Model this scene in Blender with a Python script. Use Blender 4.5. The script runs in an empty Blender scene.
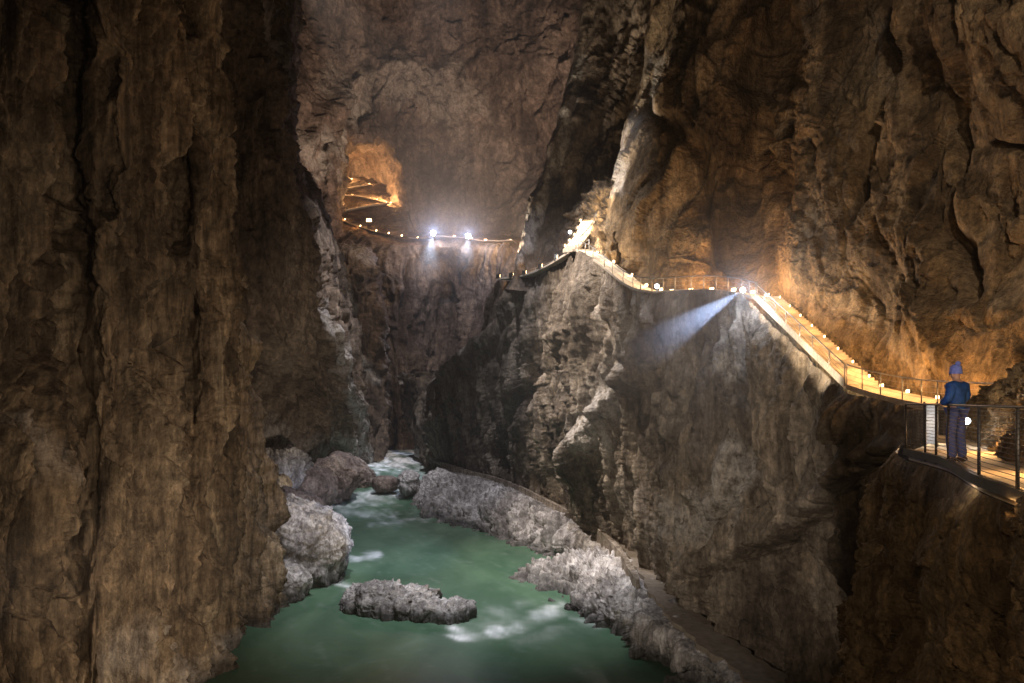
import bpy, math, random
import numpy as np
from mathutils import Vector, Matrix

random.seed(7)
R = math.radians
F = 683.0            # focal length in photo pixels (24 mm on a 36 mm sensor)
HOR = 400.0          # eye level row of the photo

def W(px, py, d):    # picture coordinates + distance -> metres (camera at the origin looking along +Y)
    return Vector(((px - 512) / F * d, d, (HOR - py) / F * d))

scene = bpy.context.scene
COL = scene.collection

# ------------------------------------------------------------------ camera, world, exposure
cd = bpy.data.cameras.new('camera')
cam = bpy.data.objects.new('camera', cd)
COL.objects.link(cam)
cam.location = (0, 0, 0)
cam.rotation_euler = (R(90), 0, 0)
cd.lens = 24.0
cd.sensor_width = 36.0
cd.shift_y = (HOR - 341.5) / 1024
cd.clip_end = 2000
cd.clip_start = 0.05
scene.camera = cam

world = bpy.data.worlds.new('World')
scene.world = world
world.use_nodes = True
world.node_tree.nodes['Background'].inputs[0].default_value = (1.0, 0.80, 0.62, 1)
world.node_tree.nodes['Background'].inputs[1].default_value = 0.032

scene.view_settings.view_transform = 'Standard'
scene.view_settings.look = 'None'
scene.view_settings.exposure = 0.0
scene.view_settings.gamma = 1.0
scene.cycles.use_denoising = True
scene.cycles.max_bounces = 5
scene.cycles.diffuse_bounces = 3
scene.cycles.glossy_bounces = 2
scene.cycles.transmission_bounces = 3
scene.cycles.volume_bounces = 0
scene.cycles.sample_clamp_indirect = 2.0
scene.cycles.sample_clamp_direct = 20.0
scene.cycles.use_light_tree = True
scene.cycles.caustics_reflective = False
scene.cycles.caustics_refractive = False

WARM = (1.0, 0.51, 0.17)
WARMW = (1.0, 0.74, 0.45)
COLD = (0.72, 0.82, 1.0)
BLUE = (0.35, 0.50, 1.0)

def spot(name, loc, aim, power, color, angle, blend=0.5, size=0.15, parent=None):
    l = bpy.data.lights.new(name, 'SPOT')
    l.energy = power; l.color = color; l.spot_size = R(angle); l.spot_blend = blend
    l.shadow_soft_size = size
    o = bpy.data.objects.new(name, l); COL.objects.link(o)
    o.location = loc
    o.rotation_euler = (Vector(aim) - Vector(loc)).to_track_quat('-Z', 'Y').to_euler()
    if parent is not None:
        o.parent = parent
        o.location = Vector(loc) - parent.location
    return o

def point(name, loc, power, color, size=0.12, parent=None):
    l = bpy.data.lights.new(name, 'POINT')
    l.energy = power; l.color = color; l.shadow_soft_size = size
    o = bpy.data.objects.new(name, l); COL.objects.link(o)
    o.location = loc
    if parent is not None:
        o.parent = parent
        o.location = Vector(loc) - parent.location
    return o

# added fill spots without fixtures, all unseen from the camera
#FILLS
# fills added below and behind the view: left wall and lower gorge
spot('gorge_fill', (4, 20, -15), W(120, 440, 42), 9000, (1.0, 0.82, 0.62), 84, 0.95, 0.2)
spot('gorge_fill', (5, 32, -18.5), W(190, 540, 52), 22000, (1.0, 0.82, 0.64), 66, 0.95, 0.2)
spot('gorge_fill', (7, 44, -19.5), W(290, 370, 128), 90000, (1.0, 0.84, 0.68), 36, 0.9, 0.2)
spot('gorge_fill', (-2, -3, 3), W(130, 690, 45), 13000, (1.0, 0.80, 0.60), 60, 0.95, 0.3)
spot('gorge_fill', (9, -3, 3), W(170, 430, 80), 10000, (1.0, 0.80, 0.60), 60, 0.9, 0.3)
# fills hung unseen above the view: the ridge, the river and its banks
spot('ridge_fill', (-21, 62, 43), W(570, 390, 85), 260000, (1.0, 0.86, 0.72), 46, 0.7, 0.15)
spot('river_fill', (3, 46, 55), W(455, 612, 76), 150000, (0.92, 0.96, 1.0), 38, 0.9, 0.7)
spot('bank_fill', (-14, 64, 74), W(510, 540, 100), 250000, (0.96, 0.93, 1.0), 54, 0.8, 0.7)
# fills for the far cavern walls, one hidden behind the slab
spot('cavern_fill', W(534, 238, 158), W(420, 90, 270), 560000, (1.0, 0.72, 0.50), 80, 0.9, 0.5)
spot('end_wall_fill', W(450, -60, 150), W(410, 350, 214), 130000, (1.0, 0.76, 0.56), 60, 0.9, 0.3)
# upper right wall, from above right
spot('wall_fill', (10, 4, 16), W(1010, 110, 34), 19000, (1.0, 0.80, 0.60), 58, 0.9, 0.3)
spot('wall_fill', (2, -3, 6), W(850, 180, 48), 5000, (1.0, 0.76, 0.52), 70, 0.9, 0.3)
# unseen fills added for the ridge face, the platform rock and the rapids
spot('face_fill', (-17, 15, -5), W(690, 470, 58), 52000, (1.0, 0.86, 0.70), 44, 0.9, 0.2)
spot('ledge_fill', (-4, -3, 3), W(950, 590, 14), 3000, (1.0, 0.70, 0.42), 40, 0.9, 0.1)
spot('rapids_fill', (-8, 112, 92), W(365, 468, 160), 420000, (0.95, 0.93, 1.0), 36, 0.9, 0.4)
#ENDFILLS

# ------------------------------------------------------------------ noise (numpy)
def _h(ix, iy, iz, seed):
    h = (ix.astype(np.uint32) * np.uint32(374761393) + iy.astype(np.uint32) * np.uint32(668265263)
         + iz.astype(np.uint32) * np.uint32(2147483647) + np.uint32(seed * 974711 & 0xffffffff))
    h = (h ^ (h >> np.uint32(13))) * np.uint32(1274126177)
    h = (h ^ (h >> np.uint32(15))) * np.uint32(2246822519)
    return h ^ (h >> np.uint32(16))

def perlin(p, seed=0):
    i = np.floor(p).astype(np.int64)
    f = (p - i).astype(np.float32)
    u = f * f * f * (f * (f * 6 - 15) + 10)
    out = np.zeros(p.shape[0], np.float32)
    for dx in (0, 1):
        wx = u[:, 0] if dx else 1 - u[:, 0]
        for dy in (0, 1):
            wy = u[:, 1] if dy else 1 - u[:, 1]
            for dz in (0, 1):
                wz = u[:, 2] if dz else 1 - u[:, 2]
                h = _h(i[:, 0] + dx, i[:, 1] + dy, i[:, 2] + dz, seed)
                gx = (h & np.uint32(1023)).astype(np.float32) / 511.5 - 1
                gy = ((h >> np.uint32(10)) & np.uint32(1023)).astype(np.float32) / 511.5 - 1
                gz = ((h >> np.uint32(20)) & np.uint32(1023)).astype(np.float32) / 511.5 - 1
                out += wx * wy * wz * (gx * (f[:, 0] - dx) + gy * (f[:, 1] - dy) + gz * (f[:, 2] - dz))
    return out * 1.3

def fbm(p, o=3, seed=0, gain=0.5):
    s = 0; a = 1.0; q = p
    for k in range(o):
        s = s + a * perlin(q, seed + k); a *= gain; q = q * 2.03 + 7.1
    return s

def billow(p, o=3, seed=0, gain=0.5):
    s = 0; a = 1.0; q = p
    for k in range(o):
        s = s + a * (np.abs(perlin(q, seed + k)) * 2.2 - 0.4); a *= gain; q = q * 2.07 + 3.3
    return s

def facets(p, seed=0, tilt=0.9, height=0.5):
    """broken rock: every cell is a tilted plane, sharp steps between cells"""
    b = np.floor(p - 0.5).astype(np.int64)
    best = np.full(p.shape[0], 1e9, np.float32); val = np.zeros(p.shape[0], np.float32)
    for dx in (0, 1):
        for dy in (0, 1):
            for dz in (0, 1):
                c = b + np.array([dx, dy, dz])
                h = _h(c[:, 0], c[:, 1], c[:, 2], seed)
                r = np.stack([(h & np.uint32(1023)), (h >> np.uint32(10)) & np.uint32(1023), (h >> np.uint32(20)) & np.uint32(1023)], 1).astype(np.float32) / 1023
                d = (p - (c + 0.5 + (r - 0.5) * 0.8)).astype(np.float32)
                dist = (d * d).sum(1)
                h2 = _h(c[:, 0], c[:, 1], c[:, 2], seed + 77)
                g = np.stack([(h2 & np.uint32(1023)), (h2 >> np.uint32(10)) & np.uint32(1023), (h2 >> np.uint32(20)) & np.uint32(1023)], 1).astype(np.float32) / 511.5 - 1
                v = (d * g).sum(1) * tilt + (r[:, 0] - 0.5) * height
                m = dist < best
                best[m] = dist[m]; val[m] = v[m]
    return val

# ------------------------------------------------------------------ mesh helpers
def mesh_obj(name, verts, faces, mat=None, parent=None, smooth=False, attrs=None):
    me = bpy.data.meshes.new(name)
    verts = np.asarray(verts, np.float32)
    me.vertices.add(len(verts)); me.vertices.foreach_set('co', verts.ravel())
    if isinstance(faces, np.ndarray):
        n, k = faces.shape
        me.loops.add(n * k); me.loops.foreach_set('vertex_index', faces.ravel().astype(np.int32))
        me.polygons.add(n)
        me.polygons.foreach_set('loop_start', np.arange(0, n * k, k, dtype=np.int32))
        me.polygons.foreach_set('loop_total', np.full(n, k, np.int32))
    else:
        ls = [i for f in faces for i in f]
        me.loops.add(len(ls)); me.loops.foreach_set('vertex_index', ls)
        me.polygons.add(len(faces))
        st = []; c = 0
        for f in faces: st.append(c); c += len(f)
        me.polygons.foreach_set('loop_start', st); me.polygons.foreach_set('loop_total', [len(f) for f in faces])
    me.update(calc_edges=True); me.validate()
    me.polygons.foreach_set('use_smooth', [smooth] * len(me.polygons))
    for k, v in (attrs or {}).items():
        a = me.attributes.new(k, 'FLOAT', 'POINT'); a.data.foreach_set('value', np.asarray(v, np.float32).ravel())
    if mat: me.materials.append(mat)
    o = bpy.data.objects.new(name, me); COL.objects.link(o)
    if parent is not None: o.parent = parent
    return o

def tag(o, label=None, cat=None, group=None, kind=None):
    if label: o['label'] = label
    if cat: o['category'] = cat
    if group: o['group'] = group
    if kind: o['kind'] = kind
    return o

def empty(name, loc, rz=0):
    o = bpy.data.objects.new(name, None); COL.objects.link(o)
    o.location = loc; o.rotation_euler = (0, 0, rz); o.empty_display_size = 0.3
    return o

class MB:
    def __init__(s): s.v = []; s.f = []
    def add(s, vs, fs):
        n = len(s.v); s.v += [tuple(v) for v in vs]; s.f += [tuple(i + n for i in f) for f in fs]
    def box(s, c, size, rot=None):
        hx, hy, hz = size[0] / 2, size[1] / 2, size[2] / 2
        vs = [Vector((x, y, z)) for x in (-hx, hx) for y in (-hy, hy) for z in (-hz, hz)]
        if rot is not None: vs = [rot @ v for v in vs]
        s.add([v + Vector(c) for v in vs], [(0, 1, 3, 2), (4, 6, 7, 5), (0, 4, 5, 1), (2, 3, 7, 6), (0, 2, 6, 4), (1, 5, 7, 3)])
    def tube(s, pts, r, n=8, r2=None):
        pts = [Vector(p) for p in pts]; rings = []
        for i, p in enumerate(pts):
            t = (pts[min(i + 1, len(pts) - 1)] - pts[max(i - 1, 0)]).normalized()
            a = t.cross(Vector((0, 0, 1)))
            if a.length < 1e-3: a = t.cross(Vector((1, 0, 0)))
            a.normalize(); b = t.cross(a)
            rr = r if r2 is None else r + (r2 - r) * i / (len(pts) - 1)
            rings.append([p + (a * math.cos(2 * math.pi * k / n) + b * math.sin(2 * math.pi * k / n)) * rr for k in range(n)])
        vs = [v for g in rings for v in g]; fs = []
        for i in range(len(pts) - 1):
            for k in range(n):
                fs.append((i * n + k, i * n + (k + 1) % n, (i + 1) * n + (k + 1) % n, (i + 1) * n + k))
        fs.append(tuple(range(n - 1, -1, -1))); m = (len(pts) - 1) * n; fs.append(tuple(m + k for k in range(n)))
        s.add(vs, fs)
    def sphere(s, c, r, nu=12, nv=8):
        c = Vector(c); vs = []; fs = []
        rr = r if hasattr(r, '__len__') else (r, r, r)
        for j in range(nv + 1):
            t = math.pi * j / nv
            for i in range(nu):
                a = 2 * math.pi * i / nu
                vs.append(c + Vector((math.sin(t) * math.cos(a) * rr[0], math.sin(t) * math.sin(a) * rr[1], math.cos(t) * rr[2])))
        for j in range(nv):
            for i in range(nu):
                fs.append((j * nu + i, (j + 1) * nu + i, (j + 1) * nu + (i + 1) % nu, j * nu + (i + 1) % nu))
        s.add(vs, fs)
    def build(s, name, mat, parent=None, smooth=False):
        return mesh_obj(name, s.v, s.f, mat, parent, smooth)

def cr(P, t):
    """Catmull-Rom along axis 0 of P at parameters t"""
    n = P.shape[0]
    i = np.clip(np.floor(t).astype(int), 0, n - 2); f = (t - i)
    f = f.reshape((-1,) + (1,) * (P.ndim - 1))
    p1 = P[i]; p2 = P[i + 1]
    p0 = np.where((i > 0).reshape(f.shape), P[np.maximum(i - 1, 0)], 2 * p1 - p2)
    p3 = np.where((i < n - 2).reshape(f.shape), P[np.minimum(i + 2, n - 1)], 2 * p2 - p1)
    return 0.5 * (2 * p1 + (p2 - p0) * f + (2 * p0 - 5 * p1 + 4 * p2 - p3) * f ** 2 + (3 * p1 - p0 - 3 * p2 + p3) * f ** 3)

def samples(C, px, step):
    """sample parameters along axis 0, dense where the piece shows large"""
    n = C.shape[0]; ts = []
    for i in range(n - 1):
        d3 = np.linalg.norm(C[i + 1] - C[i], axis=-1) * F / np.maximum(np.minimum(C[i, :, 1], C[i + 1, :, 1]), 3)
        d2 = np.linalg.norm(px[i + 1] - px[i], axis=-1)
        L = np.percentile(np.maximum(d2, 0.35 * d3), 75)
        k = int(min(max(L / step, 2), 420))
        ts += list(i + np.arange(k) / k)
    return np.array(ts + [n - 1.0])

def seg_dist(p, poly):
    """distance of points p (n,2) to a polyline, and the side sign"""
    best = np.full(len(p), 1e9); side = np.zeros(len(p)); par = np.zeros(len(p))
    for k in range(len(poly) - 1):
        a = np.array(poly[k], float); b = np.array(poly[k + 1], float)
        ab = b - a; t = np.clip(((p - a) @ ab) / (ab @ ab), 0, 1)
        q = a + t[:, None] * ab; d = np.linalg.norm(p - q, axis=1)
        m = d < best
        best[m] = d[m]; side[m] = np.sign((ab[0] * (p[:, 1] - a[1]) - ab[1] * (p[:, 0] - a[0])))[m]; par[m] = (k + t)[m]
    return best, side, par / (len(poly) - 1)

def rock_disp(P, S, A, stretch, seed, fac=1.0, flute=0.0, fine=1.0):
    q = P / S
    w = np.stack([fbm(q * 0.9 + 11.3, 2, seed + 50), fbm(q * 0.9 + 5.7, 2, seed + 60), fbm(q * 0.9, 2, seed + 70)], 1)
    s = np.array([1, 1, 1.0 / stretch])
    qs = (q + w * 0.45) * s
    D = fbm(qs, 3, seed) * 0.9
    D += billow(qs * 2.3 + 3, 2, seed + 5) * 0.34
    sw = q * s ** .8
    wf = np.stack([perlin(sw * 7, seed + 90), perlin(sw * 7 + 9, seed + 91), perlin(sw * 5 + 4, seed + 92)], 1)
    wg = np.stack([fbm(sw * 16, 2, seed + 93), fbm(sw * 16 + 9, 2, seed + 94), fbm(sw * 16 + 4, 2, seed + 95)], 1)
    D += facets(qs * 2.6 + wf * 0.35 * s, seed + 9) * 0.42 * fac
    D += facets(qs * 6.0 + (wf * 0.7 + wg * 0.25) * s + 2, seed + 10, 1.2, 0.3) * 0.13 * fac
    D += facets((q + w * 0.3) * s ** 0.6 * 17.0 + (wf * 0.8 + wg * 0.5) * s ** .6 + 2, seed + 11, 1.2, .3) * 0.055 * fac * fine
    D += fbm(qs * 7 + wg * .3 * s, 5, seed + 13, 0.58) * 0.13 * fine
    D -= np.clip(0.10 - np.abs(fbm(qs * 3.1 + wf * .2, 3, seed + 31)), 0, 1) * 1.1 * fac
    if flute:
        sf = np.array([1, 1, 0.13])
        D += (billow((q + w * 0.10) * sf * 5.0 + wf * .05, 3, seed + 21, 0.55)) * 0.30 * flute
        if S >= 9: D += (billow((q + w * 0.10) * sf * np.array([1, 1, 1.6]) * 17.0 + wf * .3, 3, seed + 25, 0.6)) * 0.075 * flute
    return D * A

def surface(name, cols, mat, S, A, stretch=1.6, seed=1, step=1.35, fac=1.0, flute=0.0, fine=1.0,
            cracks=(), pale=(), dark=(), flip=False, smooth=True, follow=0.0):
    C = []; a4 = []
    for c in cols:
        C.append([tuple(W(p[0], p[1], p[2])) for p in c])
        a4.append([p[3] if len(p) > 3 else 1.0 for p in c])
    C = np.array(C); a4 = np.array(a4)
    pix = np.stack([512 + C[..., 0] / np.maximum(C[..., 1], 1) * F, HOR - C[..., 2] / np.maximum(C[..., 1], 1) * F], -1)
    tu = samples(C, pix, step)
    tv = samples(C.transpose(1, 0, 2), pix.transpose(1, 0, 2), step)
    G = np.concatenate([C, a4[..., None]], -1)
    G = cr(G, tu)
    G = cr(G.transpose(1, 0, 2), tv).transpose(1, 0, 2)
    P = G[..., :3]; amp = np.clip(G[..., 3], 0, 2)
    du = np.gradient(P, axis=0); dv = np.gradient(P, axis=1)
    N = np.cross(du, dv); N /= np.maximum(np.linalg.norm(N, axis=-1, keepdims=True), 1e-9)
    vis = P[..., 1] > 1
    if ((N * -P).sum(-1)[vis]).mean() < 0: N = -N
    if flip: N = -N
    nu, nv = P.shape[:2]
    Pf = P.reshape(-1, 3); Nf = N.reshape(-1, 3); af = amp.ravel()
    Pn = Pf
    if follow:      # let the relief run down the face, also where the face slopes back
        vr = int(nv * .45); Q = P.copy()
        Q[..., 0] = P[..., 0] * (1 - follow) + P[:, vr:vr + 1, 0] * follow
        Q[..., 1] = P[..., 1] * (1 - follow) + P[:, vr:vr + 1, 1] * follow
        Pn = Q.reshape(-1, 3)
    D = rock_disp(Pn, S, A, stretch, seed, fac, flute, fine) * af
    sc = np.stack([512 + Pf[:, 0] / np.maximum(Pf[:, 1], 1) * F, HOR - Pf[:, 2] / np.maximum(Pf[:, 1], 1) * F], 1)
    sj = np.array([1, 1, 1 / max(stretch, 1.6)]) / S
    jit = np.stack([perlin(Pf * sj * 3, 400), perlin(Pf * sj * 3 + 9, 401)], 1)
    jit2 = np.stack([perlin(Pf * sj * 9, 402), perlin(Pf * sj * 9 + 9, 403)], 1)
    for (poly, wd, dep, kind) in cracks:
        d, sd, t = seg_dist(sc + jit * wd * 1.2 + jit2 * wd * 0.7, poly)
        if kind == 'groove':
            D -= dep * np.exp(-(d / wd) ** 2) * np.clip(4 * np.minimum(t + 0.15, 1.15 - t), 0, 1)
        elif kind == 'ridge':
            D += .8 * dep * np.exp(-(d / wd / 1.4) ** 2) * np.clip(4 * np.minimum(t + 0.15, 1.15 - t), 0, 1)
        elif kind in ('stepR', 'stepL'):      # recess on one side of the line
            s2 = sd if kind == 'stepR' else -sd
            D -= dep * np.where(s2 > 0, np.exp(-d / (wd * 14)) * np.clip(d / (wd * 1.3), 0, 1), 0) * np.clip(5 * np.minimum(t + 0.02, 1.02 - t), 0, 1)
    Pf = Pf + Nf * D[:, None]
    pl = np.zeros(len(Pf)); dk = np.zeros(len(Pf))
    for (poly, wd, v) in pale:
        d, _, _ = seg_dist(sc + jit * wd * 1.5 + jit2 * wd * 1.2, poly); pl = np.maximum(pl, v * np.clip(1.4 - d / wd, 0, 1))
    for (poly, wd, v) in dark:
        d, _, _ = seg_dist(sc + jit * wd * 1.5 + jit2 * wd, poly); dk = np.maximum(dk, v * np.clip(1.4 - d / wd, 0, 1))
    cav = np.clip(D / (A + 1e-6), -2, 2)
    idx = np.arange(nu * nv).reshape(nu, nv)
    fc = np.stack([idx[:-1, :-1], idx[1:, :-1], idx[1:, 1:], idx[:-1, 1:]], -1).reshape(-1, 4)
    o = mesh_obj(name, Pf, fc, mat, None, smooth, {'pale': pl, 'dark_tone': dk, 'relief': cav})
    print('SURF', name, nu, nv, nu * nv)
    return tag(o, kind='structure')

# ------------------------------------------------------------------ materials
def nodes(name):
    m = bpy.data.materials.new(name); m.use_nodes = True
    nt = m.node_tree; b = nt.nodes['Principled BSDF']
    return m, nt, b

def N(nt, t, **kw):
    n = nt.nodes.new(t)
    for k, v in kw.items():
        if k in n.inputs.keys() if hasattr(n.inputs, 'keys') else False: n.inputs[k].default_value = v
        else: setattr(n, k, v)
    return n

def ramp(nt, fac, stops):
    r = nt.nodes.new('ShaderNodeValToRGB')
    el = r.color_ramp.elements
    while len(el) < len(stops): el.new(0.5)
    for e, (p, c) in zip(el, stops):
        e.position = p; e.color = (*c, 1) if len(c) == 3 else c
    nt.links.new(fac, r.inputs[0]); return r.outputs[0]

def mix(nt, fac, a, b, mode='MIX'):
    n = nt.nodes.new('ShaderNodeMix'); n.data_type = 'RGBA'; n.blend_type = mode
    if hasattr(fac, 'is_linked') or hasattr(fac, 'links'): nt.links.new(fac, n.inputs[0])
    else: n.inputs[0].default_value = fac
    for s, i in ((a, 6), (b, 7)):
        if isinstance(s, tuple): n.inputs[i].default_value = (*s, 1)
        else: nt.links.new(s, n.inputs[i])
    return n.outputs[2]

def rock_mat(name, S, dark, mid, light, pale=(0.50, 0.47, 0.44), stretch=3.0, bump=0.5, rough=0.8, spec=0.3, fscale=1.0, grain=0.8, wet=False, streak=0.5):
    m, nt, b = nodes(name); L = nt.links
    geo = nt.nodes.new('ShaderNodeNewGeometry')
    mp = nt.nodes.new('ShaderNodeMapping'); mp.inputs['Scale'].default_value = (1 / S, 1 / S, 1 / (S * stretch))
    L.new(geo.outputs['Position'], mp.inputs[0])
    mq = nt.nodes.new('ShaderNodeMapping'); mq.inputs['Scale'].default_value = (1 / S, 1 / S, 1 / S)
    L.new(geo.outputs['Position'], mq.inputs[0])
    n1 = N(nt, 'ShaderNodeTexNoise'); n1.inputs['Scale'].default_value = 1.3; n1.inputs['Detail'].default_value = 6; n1.inputs['Roughness'].default_value = 0.62; n1.inputs['Distortion'].default_value = 0.6
    L.new(mp.outputs[0], n1.inputs[0])
    c = ramp(nt, n1.outputs[0], [(0.30, dark), (0.50, mid), (0.68, light)])
    n2 = N(nt, 'ShaderNodeTexNoise'); n2.inputs['Scale'].default_value = 9; n2.inputs['Detail'].default_value = 7; n2.inputs['Roughness'].default_value = 0.7
    L.new(mq.outputs[0], n2.inputs[0])
    v = ramp(nt, n2.outputs[0], [(0.30, (0.42, 0.40, 0.38)), (0.52, (1.0, 1.0, 1.0)), (0.72, (1.45, 1.40, 1.34))])
    c = mix(nt, 1.0, c, v, 'MULTIPLY')
    # long water stains
    ms = nt.nodes.new('ShaderNodeMapping'); ms.inputs['Scale'].default_value = (4.0 / S, 4.0 / S, 0.35 / S)
    L.new(geo.outputs['Position'], ms.inputs[0])
    n3 = N(nt, 'ShaderNodeTexNoise'); n3.inputs['Scale'].default_value = 1.0; n3.inputs['Detail'].default_value = 5; n3.inputs['Roughness'].default_value = 0.6; n3.inputs['Distortion'].default_value = 0.4
    L.new(ms.outputs[0], n3.inputs[0])
    st = ramp(nt, n3.outputs[0], [(0.40, (0.38, 0.36, 0.36)), (0.56, (1, 1, 1))])
    c = mix(nt, 0.75, c, st, 'MULTIPLY')
    mt_ = nt.nodes.new('ShaderNodeMapping'); mt_.inputs['Scale'].default_value = (17.0 / S, 17.0 / S, 1.1 / S)
    L.new(geo.outputs['Position'], mt_.inputs[0])
    n6 = N(nt, 'ShaderNodeTexNoise'); n6.inputs['Scale'].default_value = 1.0; n6.inputs['Detail'].default_value = 4; n6.inputs['Roughness'].default_value = 0.6; n6.inputs['Distortion'].default_value = 0.5
    L.new(mt_.outputs[0], n6.inputs[0])
    s6 = ramp(nt, n6.outputs[0], [(0.36, (0.5, 0.48, 0.46)), (0.50, (1, 1, 1)), (0.66, (1.35, 1.33, 1.3))])
    c = mix(nt, streak, c, s6, 'MULTIPLY')
    ap = nt.nodes.new('ShaderNodeAttribute'); ap.attribute_name = 'pale'
    pn = nt.nodes.new('ShaderNodeMath'); pn.operation = 'MULTIPLY'; L.new(ap.outputs['Fac'], pn.inputs[0])
    pr = ramp(nt, n2.outputs[0], [(0.36, (0.1, 0.1, 0.1)), (0.55, (1, 1, 1))]); L.new(pr, pn.inputs[1])
    c = mix(nt, pn.outputs[0], c, pale)
    ad = nt.nodes.new('ShaderNodeAttribute'); ad.attribute_name = 'dark_tone'
    c = mix(nt, ad.outputs['Fac'], c, (0.022, 0.018, 0.016))  # colour darkened along the strokes given to each surface
    n5 = N(nt, 'ShaderNodeTexNoise'); n5.inputs['Scale'].default_value = 30 * fscale; n5.inputs['Detail'].default_value = 5; n5.inputs['Roughness'].default_value = 0.75
    L.new(mp.outputs[0], n5.inputs[0])
    gr = ramp(nt, n5.outputs[0], [(0.33, (0.45, 0.43, 0.41)), (0.52, (1, 1, 1)), (0.70, (1.5, 1.46, 1.4))])
    c = mix(nt, grain, c, gr, 'MULTIPLY')
    if wet:
        sx = nt.nodes.new('ShaderNodeSeparateXYZ'); L.new(geo.outputs['Position'], sx.inputs[0])
        wa = nt.nodes.new('ShaderNodeMath'); wa.operation = 'MULTIPLY_ADD'; L.new(n1.outputs[0], wa.inputs[0]); wa.inputs[1].default_value = -1.6; L.new(sx.outputs[2], wa.inputs[2])
        wr = nt.nodes.new('ShaderNodeMapRange'); wr.inputs['From Min'].default_value = -22.1; wr.inputs['From Max'].default_value = -21.2; wr.inputs['To Min'].default_value = 0.35; wr.inputs['To Max'].default_value = 1.0; L.new(wa.outputs[0], wr.inputs[0])
        wc = nt.nodes.new('ShaderNodeCombineColor'); [L.new(wr.outputs[0], wc.inputs[k]) for k in range(3)]
        c = mix(nt, 1.0, c, wc.outputs[0], 'MULTIPLY')
    L.new(c, b.inputs['Base Color'])
    b.inputs['Roughness'].default_value = rough; b.inputs['Specular IOR Level'].default_value = spec
    # fine relief
    n4 = N(nt, 'ShaderNodeTexNoise'); n4.inputs['Scale'].default_value = 26 * fscale; n4.inputs['Detail'].default_value = 6; n4.inputs['Roughness'].default_value = 0.68
    L.new(mq.outputs[0], n4.inputs[0])
    ma = N(nt, 'ShaderNodeTexNoise'); ma.noise_type = 'RIDGED_MULTIFRACTAL'; ma.inputs['Scale'].default_value = 11 * fscale; ma.inputs['Detail'].default_value = 5
    L.new(mp.outputs[0], ma.inputs[0])
    mz = nt.nodes.new('ShaderNodeMath'); mz.operation = 'MULTIPLY_ADD'; L.new(ma.outputs[0], mz.inputs[0]); mz.inputs[1].default_value = -0.22; L.new(n4.outputs[0], mz.inputs[2]); ma = mz
    bp = nt.nodes.new('ShaderNodeBump'); bp.inputs['Strength'].default_value = min(1.0, bump * 1.4); bp.inputs['Distance'].default_value = S * 0.055
    L.new(ma.outputs[0], bp.inputs['Height']); L.new(bp.outputs[0], b.inputs['Normal'])
    return m

def plain(name, col, rough=0.6, metal=0.0, bump=0.0, scale=20, var=0.25, spec=0.4):
    m, nt, b = nodes(name); L = nt.links
    g = nt.nodes.new('ShaderNodeTexCoord')
    n = N(nt, 'ShaderNodeTexNoise'); n.inputs['Scale'].default_value = scale; n.inputs['Detail'].default_value = 5
    L.new(g.outputs['Object'], n.inputs[0])
    lo = tuple(x * (1 - var) for x in col); hi = tuple(x * (1 + var) for x in col)
    c = ramp(nt, n.outputs[0], [(0.3, lo), (0.7, hi)]); L.new(c, b.inputs['Base Color'])
    b.inputs['Roughness'].default_value = rough; b.inputs['Metallic'].default_value = metal; b.inputs['Specular IOR Level'].default_value = spec
    if bump:
        bp = nt.nodes.new('ShaderNodeBump'); bp.inputs['Strength'].default_value = bump; bp.inputs['Distance'].default_value = 0.05
        L.new(n.outputs[0], bp.inputs['Height']); L.new(bp.outputs[0], b.inputs['Normal'])
    return m

def emit(name, col, s):
    m, nt, b = nodes(name)
    b.inputs['Base Color'].default_value = (0.8, 0.8, 0.8, 1)
    b.inputs['Emission Color'].default_value = (*col, 1); b.inputs['Emission Strength'].default_value = s
    return m

M = {}
M['left'] = rock_mat('rock_left', 9, (0.10, 0.072, 0.045), (0.25, 0.185, 0.12), (0.36, 0.29, 0.20), stretch=4, bump=0.6, wet=True, streak=1.0)
M['left2'] = rock_mat('rock_left_far', 16, (0.09, 0.065, 0.048), (0.22, 0.165, 0.12), (0.34, 0.27, 0.21), stretch=3, bump=0.6)
M['back'] = rock_mat('rock_back', 30, (0.10, 0.075, 0.065), (0.22, 0.17, 0.145), (0.34, 0.28, 0.25), stretch=1.3, bump=0.6)
M['backlow'] = rock_mat('rock_back_low', 22, (0.09, 0.065, 0.05), (0.22, 0.165, 0.125), (0.34, 0.27, 0.21), stretch=3, bump=0.6)
M['slab'] = rock_mat('rock_slab', 14, (0.08, 0.06, 0.045), (0.19, 0.145, 0.105), (0.30, 0.24, 0.18), stretch=2, bump=0.6)
M['right'] = rock_mat('rock_right', 8, (0.11, 0.075, 0.04), (0.28, 0.20, 0.115), (0.42, 0.33, 0.22), stretch=1.4, bump=0.7)
M['ridge'] = rock_mat('rock_ridge', 9, (0.09, 0.07, 0.055), (0.22, 0.18, 0.14), (0.36, 0.31, 0.26), stretch=2.6, bump=0.6)
M['near'] = rock_mat('rock_near', 3.0, (0.07, 0.05, 0.03), (0.20, 0.145, 0.085), (0.33, 0.26, 0.17), stretch=2.0, bump=0.7)
M['bank'] = rock_mat('rock_bank', 5, (0.14, 0.13, 0.125), (0.38, 0.36, 0.35), (0.62, 0.60, 0.60), stretch=2.5, bump=0.42, grain=0.5, wet=True)
M['boulder'] = rock_mat('rock_boulder', 6, (0.13, 0.10, 0.085), (0.26, 0.20, 0.17), (0.40, 0.33, 0.28), stretch=1.2, bump=0.7, rough=0.55)
M['ochre_boulder'] = rock_mat('rock_ochre_boulder', 4, (0.3, 0.2, 0.1), (0.5, 0.36, 0.2), (0.6, 0.45, 0.28), stretch=1.0, bump=0.5)
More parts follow.
